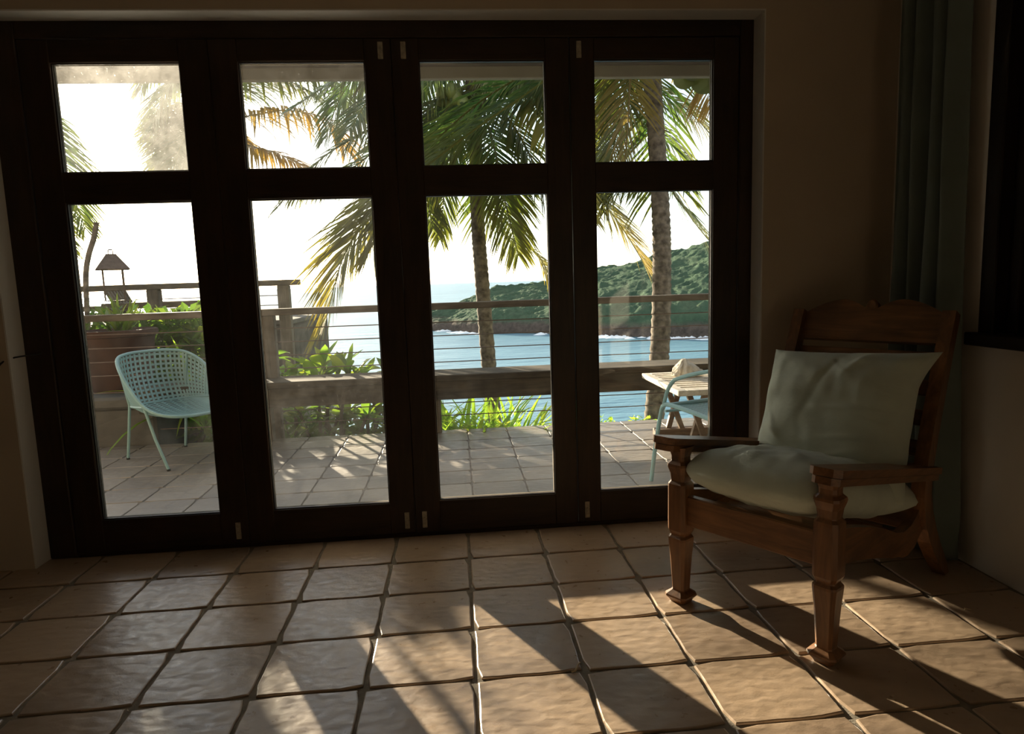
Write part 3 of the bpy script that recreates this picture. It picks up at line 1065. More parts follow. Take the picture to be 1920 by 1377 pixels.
def palm(label, crown, trunk_pts, trunk_r, fronds, nuts=(), group='coconut palms beyond the railing', extra=0, flen=3.0, seed=0, skip=None):
    base = V(trunk_pts[-1])
    t = thing('coconut_palm', label, 'palm tree', base, group=group)
    pts = catmull([V(p) for p in trunk_pts], 26)
    q_ = MB()
    m_ = len(pts)
    rad = [trunk_r * (1 + .10 * math.sin(i * 2.1) * .5 + .04 * ((i % 2) - .5)) * (0.9 + .25 * i / m_) for i in range(m_)]
    q_.tube(pts, rad, 14)
    q_.build('trunk', 'trunk', t, smooth=60, world=True)
    # fibrous boot at the crown
    q_ = MB()
    c = V(crown)
    q_.lathe([(.02, -.45), (trunk_r * 1.25, -.38), (trunk_r * 1.7, -.1), (trunk_r * 1.5, .18), (.03, .4)], 12, c)
    q_.build('crown_shaft', 'bark', t, smooth=60, world=True)
    for i, fr in enumerate(fronds):
        path, kw = fr
        kw = dict(kw)
        mt = kw.pop('mat', 'palm_leaf')
        frond_mb(path, seed=seed * 50 + i, **kw).build('frond', mt, t, world=True)
    r = random.Random(seed + 77)
    for k in range(extra):
        az = r.uniform(0, 2 * math.pi) if skip is None else r.uniform(*skip)
        el = r.uniform(-.2, 1.1)
        L = flen * r.uniform(.8, 1.1)
        pth = []
        for s_ in (0, .25, .5, .75, 1):
            h = L * s_ * math.cos(el) * (1 - .12 * s_)
            z = L * s_ * math.sin(el) - .62 * L * s_ * s_ * (.65 + .35 * math.cos(el))
            pth.append(c + V((math.cos(az) * h, math.sin(az) * h, z)))
        frond_mb(pth, flen * .24, seed=seed * 90 + k, age=(0, r.choice((.05, .1, .45))), droop=.6).build('frond', 'palm_leaf', t, world=True)
    for k, p in enumerate(nuts):
        nm = MB()
        nm.lathe([(.01, -.125), (.06, -.10), (.092, -.03), (.088, .04), (.055, .10), (.01, .12)], 12, p)
        nm.build('coconut', 'coconut', t, smooth=60, world=True)
    return t


def P(*l):
    return [at(*p) for p in l]


# palm whose trunk stands behind the third door leaf
DA = 9.6
G = .33
A = []
def fA(pts, **kw): A.append((P(*pts), kw))
fA([(880, 130, 9.6), (760, 110, 9.2), (650, 140, 8.8), (540, 208, 8.4)], llen=.85, age=(0, .1))
fA([(885, 150, 9.6), (790, 140, 9.0), (705, 175, 8.6), (655, 245, 8.2)], llen=.85, age=(0, .1))
fA([(888, 160, 9.6), (800, 195, 9.2), (693, 243, 8.8), (600, 300, 8.5), (515, 395, 8.3)], llen=.8, age=(0, .25))
fA([(885, 165, 9.6), (842, 200, 9.2), (805, 265, 8.8), (780, 360, 8.6)], llen=.8, age=(0, .1))
fA([(890, 170, 9.7), (855, 260, 10.2), (835, 350, 10.4), (825, 450, 10.4)], llen=.7, age=(0, .25))
fA([(895, 175, 9.6), (925, 270, 9.3), (945, 370, 9.2), (972, 480, 9.2)], llen=.8, age=(0, .28))
fA([(900, 175, 9.7), (905, 330, 10.5), (930, 425, 10.6), (1000, 470, 10.6), (1032, 520, 10.5)], llen=.75, age=(-.1, .6), width=.036)
fA([(900, 165, 9.6), (965, 240, 9.3), (1010, 330, 9.2), (1045, 430, 9.2)], llen=.8, age=(0, .25))
fA([(900, 160, 9.6), (1010, 215, 9.4), (1100, 340, 9.3), (1165, 425, 9.2), (1214, 505, 9.2)], llen=1.0, age=(-.35, .95), width=.042, n=120, sweep=34, droop=.32, tipk=.55)
fA([(895, 150, 9.6), (1060, 110, 9.9), (1210, 160, 10.2), (1290, 208, 10.3), (1340, 262, 10.3)], llen=.85, age=(-.2, .4))
fA([(900, 155, 9.6), (1080, 190, 10.2), (1220, 240, 10.6), (1310, 320, 10.8)], llen=.8, age=(.0, .15))
fA([(890, 150, 9.6), (830, 60, 9.4), (740, 70, 9.2), (680, 160, 9.0)], llen=.85)
fA([(905, 140, 9.6), (990, 60, 9.6), (1090, 90, 9.5), (1150, 220, 9.4)], llen=.85)
fA([(900, 150, 9.6), (960, 110, 9.0), (1030, 140, 8.6), (1070, 230, 8.2)], llen=.8)
fA([(890, 165, 9.6), (840, 240, 9.9), (800, 340, 10.0), (812, 430, 10.0)], llen=.75, age=(0, .2))
fA([(890, 140, 9.6), (800, 90, 9.8), (700, 110, 10.0), (640, 180, 10.2), (610, 260, 10.3)], llen=.95, age=(0, .1))
fA([(890, 160, 9.6), (820, 215, 9.8), (740, 290, 9.9), (680, 390, 9.9)], llen=.9, age=(0, .2))
fA([(890, 150, 9.6), (780, 220, 10.0), (640, 330, 10.4), (540, 372, 10.5)], llen=.75, age=(0, .3))
cA = at(893, 150, DA)
ra = random.Random(2)
nutsA = [at(848 + ra.uniform(-20, 22), 178 + ra.uniform(-16, 20), 9.25 + ra.uniform(-.15, .15)) for _ in range(9)] + [at(935 + ra.uniform(-12, 12), 170 + ra.uniform(-10, 12), 9.3) for _ in range(3)]
palm('slim leaning coconut palm bearing nuts, seen through the third door leaf', cA,
     [at(893, 160, DA), at(892, 300, DA), at(896, 420, DA), at(904, 530, DA), at(917, 690, DA), at(932, 850, DA)], .098, A, nutsA, extra=6, flen=3.0, seed=1)

# taller palm behind the fourth leaf
DB = 8.3
B = []
def fB(pts, **kw): B.append((P(*pts), kw))
fB([(1200, -60, 8.2), (1120, 60, 7.7), (1020, 150, 7.6), (900, 235, 7.7), (795, 315, 7.9), (700, 395, 8.2), (645, 480, 8.4), (612, 596, 8.5)], llen=1.12, n=190, age=(-.25, .60), width=.042, droop=.40, tipk=.45)
fB([(1200, -60, 8.2), (1110, 40, 7.9), (1010, 120, 7.6), (900, 190, 7.7), (810, 270, 7.9), (745, 345, 8.1), (712, 410, 8.2), (700, 460, 8.2)], llen=.90, n=140, age=(-.2, .35), width=.040, droop=.40, tipk=.45)
fB([(1225, -40, 8.3), (1238, 150, 8.8), (1252, 330, 9.0), (1290, 400, 9.0), (1345, 470, 9.0)], llen=.8, age=(0, .25), n=64)
fB([(1200, -40, 8.2), (1180, 130, 8.6), (1150, 280, 8.8), (1132, 400, 8.8)], llen=.7, age=(.05, .3), mat='palm_leaf')
fB([(1205, -30, 8.2), (1165, 110, 8.9), (1135, 200, 9.1), (1118, 300, 9.1)], llen=.75, age=(0, .35), width=.034)
fB([(1210, -30, 8.3), (1185, 120, 8.0), (1178, 220, 7.9), (1170, 330, 7.9)], llen=.65, age=(0, .3), mat='palm_leaf_dry', width=.024, n=60)
fB([(1230, -50, 8.3), (1290, 40, 8.0), (1320, 120, 7.9), (1335, 200, 7.9)], llen=.7, age=(.1, .6), mat='palm_leaf_dry', width=.026, n=60)
fB([(1390, 300, 9.4), (1300, 320, 9.2), (1210, 335, 9.1), (1125, 372, 9.0)], llen=.75, age=(0, .2))
fB([(1220, -60, 8.3), (1370, -40, 8.0), (1480, 120, 7.6)], llen=.85)
fB([(1200, -60, 8.3), (1080, -80, 8.6), (960, 20, 9.0), (890, 190, 9.3)], llen=.85)
cB = at(1212, -70, DB)
palm('tall straight coconut palm rising out of view behind the fourth door leaf', cB,
     [at(1213, -60, DB), at(1219, 100, DB), at(1230, 250, DB), at(1239, 400, DB), at(1241, 500, DB), at(1238, 640, DB), at(1226, 790, DB), at(1215, 900, DB)], .112, B, (), extra=5, flen=3.2, seed=2)

# palm hidden behind the stile between the first two leaves
D_ = []
def fD(pts, **kw): D_.append((P(*pts), kw))
fD([(395, 190, 16.0), (450, 218, 15.6), (536, 207, 15.2), (612, 226, 14.9), (652, 285, 14.8)], llen=1.45, age=(.2, .75), mat='palm_leaf_dry', width=.075, n=74)
fD([(395, 200, 16.0), (440, 262, 15.7), (520, 288, 15.3), (600, 330, 15.0)], llen=1.25, age=(.2, .7), mat='palm_leaf_dry', width=.07)
fD([(395, 180, 16.0), (440, 122, 15.6), (530, 110, 15.2), (610, 140, 14.9), (660, 205, 14.8)], llen=1.9, age=(0, .15), width=.085, n=84)
fD([(395, 185, 16.0), (430, 160, 15.6), (500, 140, 15.2), (580, 175, 14.9)], llen=1.6, age=(0, .25), width=.08, n=80)
fD([(395, 190, 16.0), (350, 150, 15.6), (310, 170, 15.2), (285, 240, 15.0)], llen=1.25, age=(0, .1), width=.07)
fD([(395, 195, 16.0), (350, 200, 16.2), (315, 240, 16.4), (300, 310, 16.4)], llen=1.2, age=(0, .2), width=.07)
fD([(395, 200, 16.0), (370, 255, 15.6), (345, 300, 15.4), (330, 345, 15.3)], llen=1.0, age=(0, .2), width=.07)
fD([(395, 195, 16.0), (425, 260, 16.2), (450, 330, 16.3)], llen=1.1, age=(0, .3), width=.07)
fD([(395, 190, 16.0), (350, 115, 16.0), (290, 115, 16.0), (262, 170, 16.0)], llen=1.2, age=(0, .1), width=.07)
for pth in ([(395, 200, 16.0), (360, 232, 15.7), (336, 282, 15.4), (326, 322, 15.3)], [(395, 200, 16.0), (376, 238, 15.8), (362, 290, 15.6), (354, 330, 15.5)],
            [(395, 195, 16.0), (345, 212, 16.1), (317, 255, 16.2), (304, 308, 16.2)], [(395, 205, 16.0), (392, 260, 15.8), (382, 310, 15.7), (376, 345, 15.7)],
            [(395, 200, 16.0), (372, 222, 16.4), (344, 262, 16.6), (338, 318, 16.7)]):
    fD(pth, llen=1.25, n=100, age=(0, .15), width=.058, droop=.30, sweep=36)  # dense hanging fronds added to shade the armchair cushions
palm('coconut palm with yellowing fronds arching behind the second door leaf', at(395, 190, 16.0),
     [at(395, 195, 16.0), at(403, 400, 16.0), at(415, 600, 16.0), at(425, 860, 16.0)], .14, D_, (), seed=3)

# palm beyond the left edge: only hanging tips reach the first leaf
E_ = []
def fE(pts, **kw): E_.append((P(*pts), kw))
fE([(-60, 60, 12.5), (40, 180, 12.1), (110, 300, 11.8), (160, 430, 11.8)], llen=1.05, width=.05, age=(0, .2))
fE([(-60, 70, 12.5), (20, 230, 12.6), (80, 350, 12.6), (128, 470, 12.6)], llen=1.0, width=.05, age=(0, .2))
palm('coconut palm whose hanging frond tips show at the left edge of the first pane', at(-70, 60, 12.5),
     [at(-70, 60, 12.5), at(-60, 400, 12.5), at(-40, 860, 12.5)], .13, E_, (), extra=4, flen=3.4, seed=4, skip=(2.0, 4.6))


# sea grape twig with round leaves, hanging under the eave on the right
sg = thing('sea_grape_branch', 'hanging sea grape twig with round leaves under the eave', 'branch', at(1345, 90, 4.36))
tw0 = at(1372, 60, 4.36)
MB().tube(catmull([V((tw0.x, 1.645, 2.47))] + P((1340, 105, 4.36), (1305, 128, 4.36), (1278, 138, 4.36)), 6), .007, 6).build('twig', 'bark', sg, world=True)


def round_leaf(c, r, nrm, tilt):
    q_ = MB()
    nrm = V(nrm).normalized()
    x_ = nrm.orthogonal().normalized(); y_ = nrm.cross(x_)
    vs2 = [V(c)]
    for k in range(20):
        a = k * 2 * math.pi / 20 + tilt
        vs2.append(V(c) + (x_ * math.cos(a) + y_ * math.sin(a)) * r * (1 + .05 * math.cos(2 * a)) + nrm * .15 * r * math.cos(a) ** 2)
    q_.add(vs2, [(0, 1 + k, 1 + (k + 1) % 20) for k in range(20)], [.12] * 21)
    return q_


for (u, v_, r_) in ((1283, 150, .072), (1320, 156, .085), (1352, 150, .09), (1300, 132, .08)):
    round_leaf(at(u, v_, 4.42), r_, (-.25, -1, .3), .3).build('leaf', 'sea_grape_leaf', sg, smooth=180, world=True)


# broad-leaved shrubs behind the bench
def leaf_mesh(name, L, W_, mat, age, curl=.25, seed=0):
    q_ = MB()
    r = random.Random(seed)
    n = 6
    vs2, fs, ag = [], [], []
    for i in range(n + 1):
        t = i / n
        w = W_ * math.sin(math.pi * min(1, (t ** 1.25) * .93 + .03)) ** .8 * .5
        if i == n: w = W_ * .03
        if i == 0: w = W_ * .06
        z = -curl * L * t * t + .04 * L * math.sin(t * 6 + seed)
        vs2 += [(L * t, -w, z + w * .35), (L * t, 0, z), (L * t, w, z + w * .35)]
        ag += [max(0, min(1, age + .1 * t + r.uniform(-.05, .05)))] * 3
    for i in range(n):
        a = i * 3
        fs += [(a, a + 1, a + 4, a + 3), (a + 1, a + 2, a + 5, a + 4)]
    q_.add(vs2, fs, ag)
    return q_.mesh(name, mat, 180)


broad = [leaf_mesh('leaf', .23, .085, 'broad_leaf', a, c, i) for i, (a, c) in enumerate(((.02, .2), (.10, .1), (.35, .15), (.0, .35), (.2, .05)))]


def aim(p, d_, roll=0.0, s=1.0):
    d_ = V(d_).normalized()
    q_ = d_.to_track_quat('X', 'Z').to_matrix().to_4x4()
    return Matrix.Translation(V(p)) @ q_ @ Matrix.Rotation(roll, 4, 'X') @ Matrix.Diagonal((s, s, s, 1))


def shrub(label, base, tips, seed, nleaf=9, up=.7, scale=1.0, leaf=broad, stem='bark', r0=.016):
    base = V(base)
    t = thing('broad_leaved_shrub', label, 'shrub', base, group='broad-leaved shrubs behind the bench')
    inv = WMAT[t].inverted()
    r = random.Random(seed)
    for tip in tips:
        tip = V(tip)
        m1 = base.lerp(tip, .4) + V((r.uniform(-.06, .06), r.uniform(-.05, .05), -.04))
        m2 = base.lerp(tip, .75) + V((r.uniform(-.04, .04), r.uniform(-.04, .04), 0))
        MB().tube(catmull([base + V((r.uniform(-.04, .04), r.uniform(-.03, .03), 0)), m1, m2, tip], 5), [r0 * 1.3 - .007 * i / 15 for i in range(16)], 7).build('stem', stem, t, smooth=60, world=True)
        for k in range(nleaf):
            a = k * 2.4 + r.uniform(-.3, .3)
            e = r.uniform(-.15, up) + (.5 if k < 3 else 0)
            d_ = V((math.cos(a) * math.cos(e), math.sin(a) * math.cos(e), math.sin(e)))
            p = tip - (tip - m2).normalized() * r.uniform(0, .07)
            inst('leaf', r.choice(leaf), t, inv @ aim(p, d_, r.uniform(-.5, .5), scale * r.uniform(.75, 1.15)))
    return t


shrub('broad-leaved shrub with yellow-green upright leaves in the middle of the second leaf', (-.92, 3.35, -.95), [at(608, 688, 6.1), at(590, 706, 6.0), at(632, 698, 6.2), at(655, 703, 6.0)], 1, up=1.0, scale=1.3)
shrub('broad-leaved shrub beside the railing post at the left of the second leaf', (-1.25, 3.3, -.95), [at(530, 700, 6.0), at(552, 705, 6.1), at(515, 712, 6.2), at(508, 668, 6.4)], 2)
shrub('broad-leaved shrub with drooping leaves by the right edge of the second leaf', (-.45, 3.35, -1.0), [at(680, 708, 6.0), at(705, 715, 6.1), at(730, 705, 6.2)], 3)
shrub('low broad-leaved shrub with dark crossing stems under the bench', (-.75, 3.3, -.95), [at(560, 770, 6.0), at(610, 775, 6.1), at(650, 768, 6.2), at(690, 775, 6.0), at(715, 765, 6.3), at(740, 790, 6.2)], 4, nleaf=10)
shrub('low broad-leaved shrub in the shade under the left chair', (-2.0, 3.25, -.85), [at(360, 770, 6.1), at(385, 790, 6.0), at(340, 800, 6.2), at(400, 760, 6.2)], 5, nleaf=10)
shrub('broad-leaved shrub growing beside the terracotta pot', (-2.05, 3.45, -.9), [at(330, 625, 6.3), at(360, 640, 6.2), at(310, 600, 6.5), at(345, 605, 6.6), at(390, 640, 6.3)], 6, nleaf=8)


def strap_mesh(name, L, W_, mat, age, arch, seed):
    q_ = MB()
    n = 9
    vs2, fs, ag = [], [], []
    for i in range(n + 1):
        t = i / n
        w = W_ * .5 * (1 - t ** 3) * (.6 + .4 * min(1, t * 4)) + .0008
        th = arch * t
        x = L * (math.sin(th) / arch if arch > 1e-3 else t) if False else L * t * math.cos(arch * t * .5)
        z = L * t * math.sin(1.15 - arch * t)
        x = L * t * math.cos(1.15 - arch * t)
        vs2 += [(x, -w, z + w * .4), (x, 0, z), (x, w, z + w * .4)]
        ag += [min(1, max(0, age + .15 * t))] * 3
    for i in range(n):
        a = i * 3
        fs += [(a, a + 1, a + 4, a + 3), (a + 1, a + 2, a + 5, a + 4)]
    q_.add(vs2, fs, ag)
    return q_.mesh(name, mat, 180)


straps = [strap_mesh('leaf', .78, .040, 'strap_leaf', a, c, i) for i, (a, c) in enumerate(((.0, .5), (.1, .8), (.05, 1.1), (.25, .95), (.0, .25), (.35, .65)))]


def clump(name, label, cat, base, n, seed, azr=(0, 6.283), scale=1.0, meshes=straps, spread=.10, sx=None):
    t = thing(name, label, cat, base)
    r = random.Random(seed)
    for k in range(n):
        a = r.uniform(*azr)
        inst('leaf', r.choice(meshes), t, Matrix.Translation((r.uniform(-(sx or spread), sx or spread), r.uniform(-spread, spread), 0)) @ Matrix.Rotation(a, 4, 'Z') @ Matrix.Rotation(r.uniform(-.25, .25), 4, 'Y') @ Matrix.Scale(scale * r.uniform(.75, 1.15), 4))
    return t


clump('strap_leaf_lily', 'bright green strap-leaved clump below the bench behind the third leaf', 'plant', (.50, 3.18, -.46), 290, 1, scale=.95, spread=.20, sx=.50)
clump('strap_leaf_lily', 'strap-leaved lily arching beside the left mesh chair', 'plant', (-1.98, 3.30, -.05), 30, 2, scale=1.05, spread=.10)
clump('strap_leaf_lily', 'dark strap-leaved clump low beneath the bench post', 'plant', (-1.35, 3.15, -.50), 40, 3, scale=.75, spread=.15)
spikes = [strap_mesh('leaf', .42, .030, 'hedge_leaf', a, c, i) for i, (a, c) in enumerate(((.15, .1), (.3, .35), (.05, .6)))]

# small ground cover by the deck edge and thick greenery on the slope
def leaf_cloud(boxes, count, size, seed, mat='hedge_leaf'):
    r = random.Random(seed)
    q_ = MB()
    for (a, c, k) in boxes:
        for _ in range(k):
            p = V((r.uniform(a[0], c[0]), r.uniform(a[1], c[1]), r.uniform(a[2], c[2])))
            d_ = V((r.uniform(-1, 1), r.uniform(-1, 1), r.uniform(-.3, 1))).normalized()
            s_ = d_.orthogonal().normalized()
            s_ = (Matrix.Rotation(r.uniform(0, 6.28), 3, d_) @ s_)
            L = size * r.uniform(.6, 1.3); w = L * .38
            ag = r.uniform(0, .35)
            q_.add([p, p + d_ * L * .5 - s_ * w * .5, p + d_ * L - V((0, 0, L * .2)), p + d_ * L * .5 + s_ * w * .5], [(0, 1, 2, 3)], [ag] * 4)
    return q_


q = leaf_cloud([((-3.6, 3.15, -.6), (-.1, 4.2, -.02), 2400), ((-3.8, 3.6, -.7), (-2.2, 4.6, .55), 1300), ((-3.1, 3.55, .3), (-2.0, 4.3, .96), 1500)], 0, .15, 9)  # last box, beside the pot, added to block sun through the first door
tag(q.build('undergrowth', 'hedge_leaf'), 'dense green undergrowth on the slope under the bench', 'undergrowth', kind='stuff')
for k, (u, v_) in enumerate(((1132, 786), (1200, 784))):
    c = at(u, v_, 6.3)
    q = leaf_cloud([((c.x - .10, c.y - .1, c.z - .5), (c.x + .10, c.y + .1, c.z + .01), 260)], 0, .055, 20 + k, 'strap_leaf')
    o = q.build('ground_cover', 'strap_leaf')
    tag(o, ['small bright tuft of ground cover left of the palm trunk base', 'small bright ground cover tuft against the palm trunk base'][k], 'ground cover', kind='stuff')

# ------------------------------------------------------------------ pot on its plinth, lantern, bare branch
pl = thing('plinth', 'rough grey concrete plinth under the terracotta pot', 'plinth', (-2.65, 3.2, -.9))
MB().cbox((-3.35, 2.80, -.9), (-2.13, 3.65, .24), .02).build('block', 'concrete', pl, world=True)
MB().cbox((-3.40, 2.74, .24), (-2.10, 3.70, .335), .02).build('cap', 'concrete', pl, world=True)
PC = V((-2.545, 3.20, .335))
pot = thing('plant_pot', 'big brown terracotta pot holding a spiky plant', 'pot', PC)
q = MB(); q.lathe([(.215, 0), (.225, .02), (.262, .25), (.275, .42), (.280, .455), (.305, .462), (.312, .485), (.305, .512), (.285, .515), (.270, .50), (.262, .44), (.02, .43)], 48)
q.build('vessel', 'terracotta', pot, smooth=40)
q = MB(); q.lathe([(.01, .43), (.26, .43), (.255, .455), (.01, .47)], 32); q.build('soil', 'soil', pot, smooth=40)
sp = clump('spiky_plant', 'spiky rosette plant growing in the terracotta pot', 'plant', PC + V((.04, 0, .455)), 36, 8, meshes=spikes, spread=.07, scale=.9)

LP = at(217, 565, 6.15)
lan = thing('garden_lantern', 'small metal stake lantern with pyramid roof above the pot', 'lantern', V((LP.x, LP.y, PC.z + .46)))
w = .085
lm = Matrix.Translation(LP) @ Matrix.Rotation(.5, 4, 'Z')
MB().tube([lm @ V((0, 0, -.24)), lm @ V((0, 0, .005))], .007, 8).build('stake', 'lantern_metal', lan, world=True)
MB().cbox((-w, -w, 0), (w, w, .008), .002, lm).build('base_plate', 'lantern_metal', lan, world=True)
for sx in (-1, 1):
    for sy in (-1, 1):
        MB().cbox((sx * w * .93 - .005, sy * w * .93 - .005, .006), (sx * w * .93 + .005, sy * w * .93 + .005, .290), .001, lm).build('corner_bar', 'lantern_metal', lan, world=True)
q = MB()
secs = []
for hw, z in ((.135, .285), (.135, .292), (.045, .42), (.040, .43)):
    secs.append([lm @ V((sx * hw, sy * hw, z)) for sx, sy in ((-1, -1), (1, -1), (1, 1), (-1, 1))])
q.loft(secs); q.build('roof', 'lantern_metal', lan, world=True)
MB().ring(-.022, .022, .425, .470, .007, -.006, .006)
q = MB().ring(-.022, .022, .425, .470, .007, -.006, .006); q.v = [lm @ p for p in q.v]
q.build('cap_ring', 'lantern_metal', lan, world=True)
q = MB(); q.tube([lm @ V((.03 * math.cos(a / 16 * 6.283), 0, .50 + .03 * math.sin(a / 16 * 6.283))) for a in range(16)], .0025, 6, closed=True)
q.build('hanging_ring', 'lantern_metal', lan, smooth=60, world=True)

br = thing('bare_branch', 'bare knobbly branch standing beside the lantern', 'branch', at(168, 660, 6.6))
MB().tube(catmull(P((168, 690, 6.6), (164, 600, 6.6), (161, 520, 6.6), (166, 480, 6.6), (175, 450, 6.6), (180, 425, 6.6), (181, 417, 6.6)), 6), [.026] * 30 + [.023] * 4 + [.028, .024, .008], 10).build('stem', 'trunk', br, smooth=60, world=True)

# ------------------------------------------------------------------ far terrace on the left
FT = 6.6
MB_ = MB
ter = thing('stone_terrace', 'dark stone terrace wall beyond the planter', 'terrace wall', (-3.6, FT + .2, -1.6))
MB().cbox((-6.6, FT + .12, -2.2), (-1.93, FT + 2.6, .655), .03).build('core', 'stone', ter, world=True)
rst = random.Random(14)
zc_ = -.2
row = 0
while zc_ < .64:
    hh = rst.uniform(.13, .19)
    x = -3.0 - rst.uniform(0, .2)
    while x < -1.95:
        wv = min(rst.uniform(.18, .36), -1.93 - x)
        if wv > .05:
            MB().cbox((x + .008, FT + .09 + rst.uniform(-.02, .015), zc_ + .008), (x + wv - .008, FT + .16, min(zc_ + hh, .66) - .006), .02).build('stone', 'stone', ter, world=True)
        x += wv
    zc_ += hh
MB().cbox((-6.6, FT + .06, .655), (-1.92, FT + 2.6, .72), .015).build('coping', 'concrete', ter, world=True)
fr_ = thing('terrace_railing', 'upper railing with square posts standing on the far terrace', 'railing', (-3.5, FT, -1.5))
MB().cbox((-5.6, FT - .08, 1.185), (-1.775, FT + .06, 1.262), .006).build('top_rail', 'weathered_wood', fr_, world=True)
for x in (-1.99, -3.67, -5.3):
    MB().cbox((x - .075, FT - .08, -1.6), (x + .075, FT + .055, 1.186), .008).build('post', 'weathered_post', fr_, world=True)
for z in (1.06, .93, .80):
    MB().tube([(-5.6, FT - .01, z), (-3.67, FT - .01, z), (-1.99, FT - .01, z - .003)], .006, 6).build('cable', 'cable_steel', fr_, world=True)
tb = thing('terrace_bench', 'low dark plank bench on the far terrace behind the railing', 'bench', (-3.6, FT + .7, .72))
MB().cbox((-4.6, FT + .45, .93), (-3.20, FT + .95, 1.02), .01).build('plank', 'weathered_wood', tb, world=True)
for x in (-4.4, -3.35):
    MB().cbox((x - .05, FT + .55, .72), (x + .05, FT + .85, .94), .008).build('leg', 'weathered_post', tb, world=True)
lc = thing('deck_chair', 'slatted wooden lounge chair silhouetted on the far terrace', 'chair', (-4.75, FT + .7, .72))
lmx = Matrix.Translation((-4.42, FT + .45, .95)) @ Matrix.Rotation(-.45, 4, 'Y')
for k in range(6):
    MB().cbox((-.012, .06 + k * .085, 0), (.012, .11 + k * .085, .32), .003, lmx).build('back_slat', 'weathered_post', lc, world=True)
MB().cbox((-.015, .03, .28), (.015, .60, .34), .003, lmx).build('back_rail', 'weathered_wood', lc, world=True)
for y in (.04, .55):
    MB().cbox((-.02, y, -.02), (.02, y + .045, .31), .003, lmx).build('back_post', 'weathered_post', lc, world=True)
    MB().cbox((-5.25, FT + .45 + y, .92), (-4.41, FT + .50 + y, .97), .004).build('side_rail', 'weathered_wood', lc, world=True)
    for x in (-5.2, -4.5):
        MB().cbox((x - .025, FT + .45 + y, .72), (x + .025, FT + .50 + y, .94), .004).build('leg', 'weathered_post', lc, world=True)
for k in range(7):
    MB().cbox((-5.22 + k * .115, FT + .48, .965), (-5.14 + k * .115, FT + 1.06, .985), .003).build('seat_slat', 'weathered_wood', lc, world=True)

# ------------------------------------------------------------------ pale green mesh chairs
rim_c = [(-.315, 0, .775), (-.290, -.150, .770), (-.215, -.250, .745), (-.075, -.300, .665), (.075, -.302, .535), (.20, -.285, .440), (.32, -.24, .392), (.395, -.14, .372),
         (.415, 0, .368), (.395, .14, .372), (.32, .24, .392), (.20, .285, .440), (.075, .302, .535), (-.075, .300, .665), (-.215, .250, .745), (-.290, .150, .770)]
RIM = catmull(rim_c, 8, True)                       # 128 points, starts at back centre, goes to -y side
NR = len(RIM)
BACK_R = [RIM[(i + NR) % NR] for i in range(5 * 8, -5 * 8 - 1, -1)]     # from -y joint over the back to +y joint
FRONT_R = [RIM[i] for i in range(5 * 8, 11 * 8 + 1)]
BASE = catmull([(.20, -.285, .440), (.06, -.262, .425), (-.10, -.235, .412), (-.20, -.17, .405), (-.235, 0, .402), (-.20, .17, .405), (-.10, .235, .412), (.06, .262, .425), (.20, .285, .440)], 10)


def back_s(t, v_):
    p = sample(BASE, t).lerp(sample(BACK_R, t), v_)
    return p + V((-.03, 0, -.01)) * math.sin(v_ * math.pi) * math.sin(t * math.pi)


def seat_s(t, v_):
    p = sample(BASE, t).lerp(sample(FRONT_R, t), v_)
    return p + V((0, 0, -.035)) * math.sin(v_ * math.pi) * math.sin(t * math.pi)


def ribbon(q_, f_, t0, t1, v0, v1, along_t, w, n, off):
    vs2 = []
    for i in range(n + 1):
        s_ = i / n
        t = t0 + (t1 - t0) * s_; v_ = v0 + (v1 - v0) * s_
        p = f_(t, v_)
        e = .01
        dt = (f_(min(1, t + e), v_) - f_(max(0, t - e), v_)); dv = (f_(t, min(1, v_ + e)) - f_(t, max(0, v_ - e)))
        if dt.length < 1e-6: dt = V((1, 0, 0))
        if dv.length < 1e-6: dv = V((0, 0, 1))
        nr = dt.cross(dv)
        nr = nr.normalized() if nr.length > 1e-9 else V((0, 0, 1))
        d_ = (dt if along_t else dv).normalized()
        sd_ = nr.cross(d_).normalized() * w * .5
        o_ = nr * off
        th = nr * .0016
        vs2 += [p + sd_ + o_ + th, p - sd_ + o_ + th, p - sd_ + o_ - th, p + sd_ + o_ - th]
    fs = []
    for i in range(n):
        for k in range(4):
            fs.append((i * 4 + k, i * 4 + (k + 1) % 4, i * 4 + 4 + (k + 1) % 4, i * 4 + 4 + k))
    fs += [(3, 2, 1, 0), (n * 4, n * 4 + 1, n * 4 + 2, n * 4 + 3)]
    q_.add(vs2, fs)


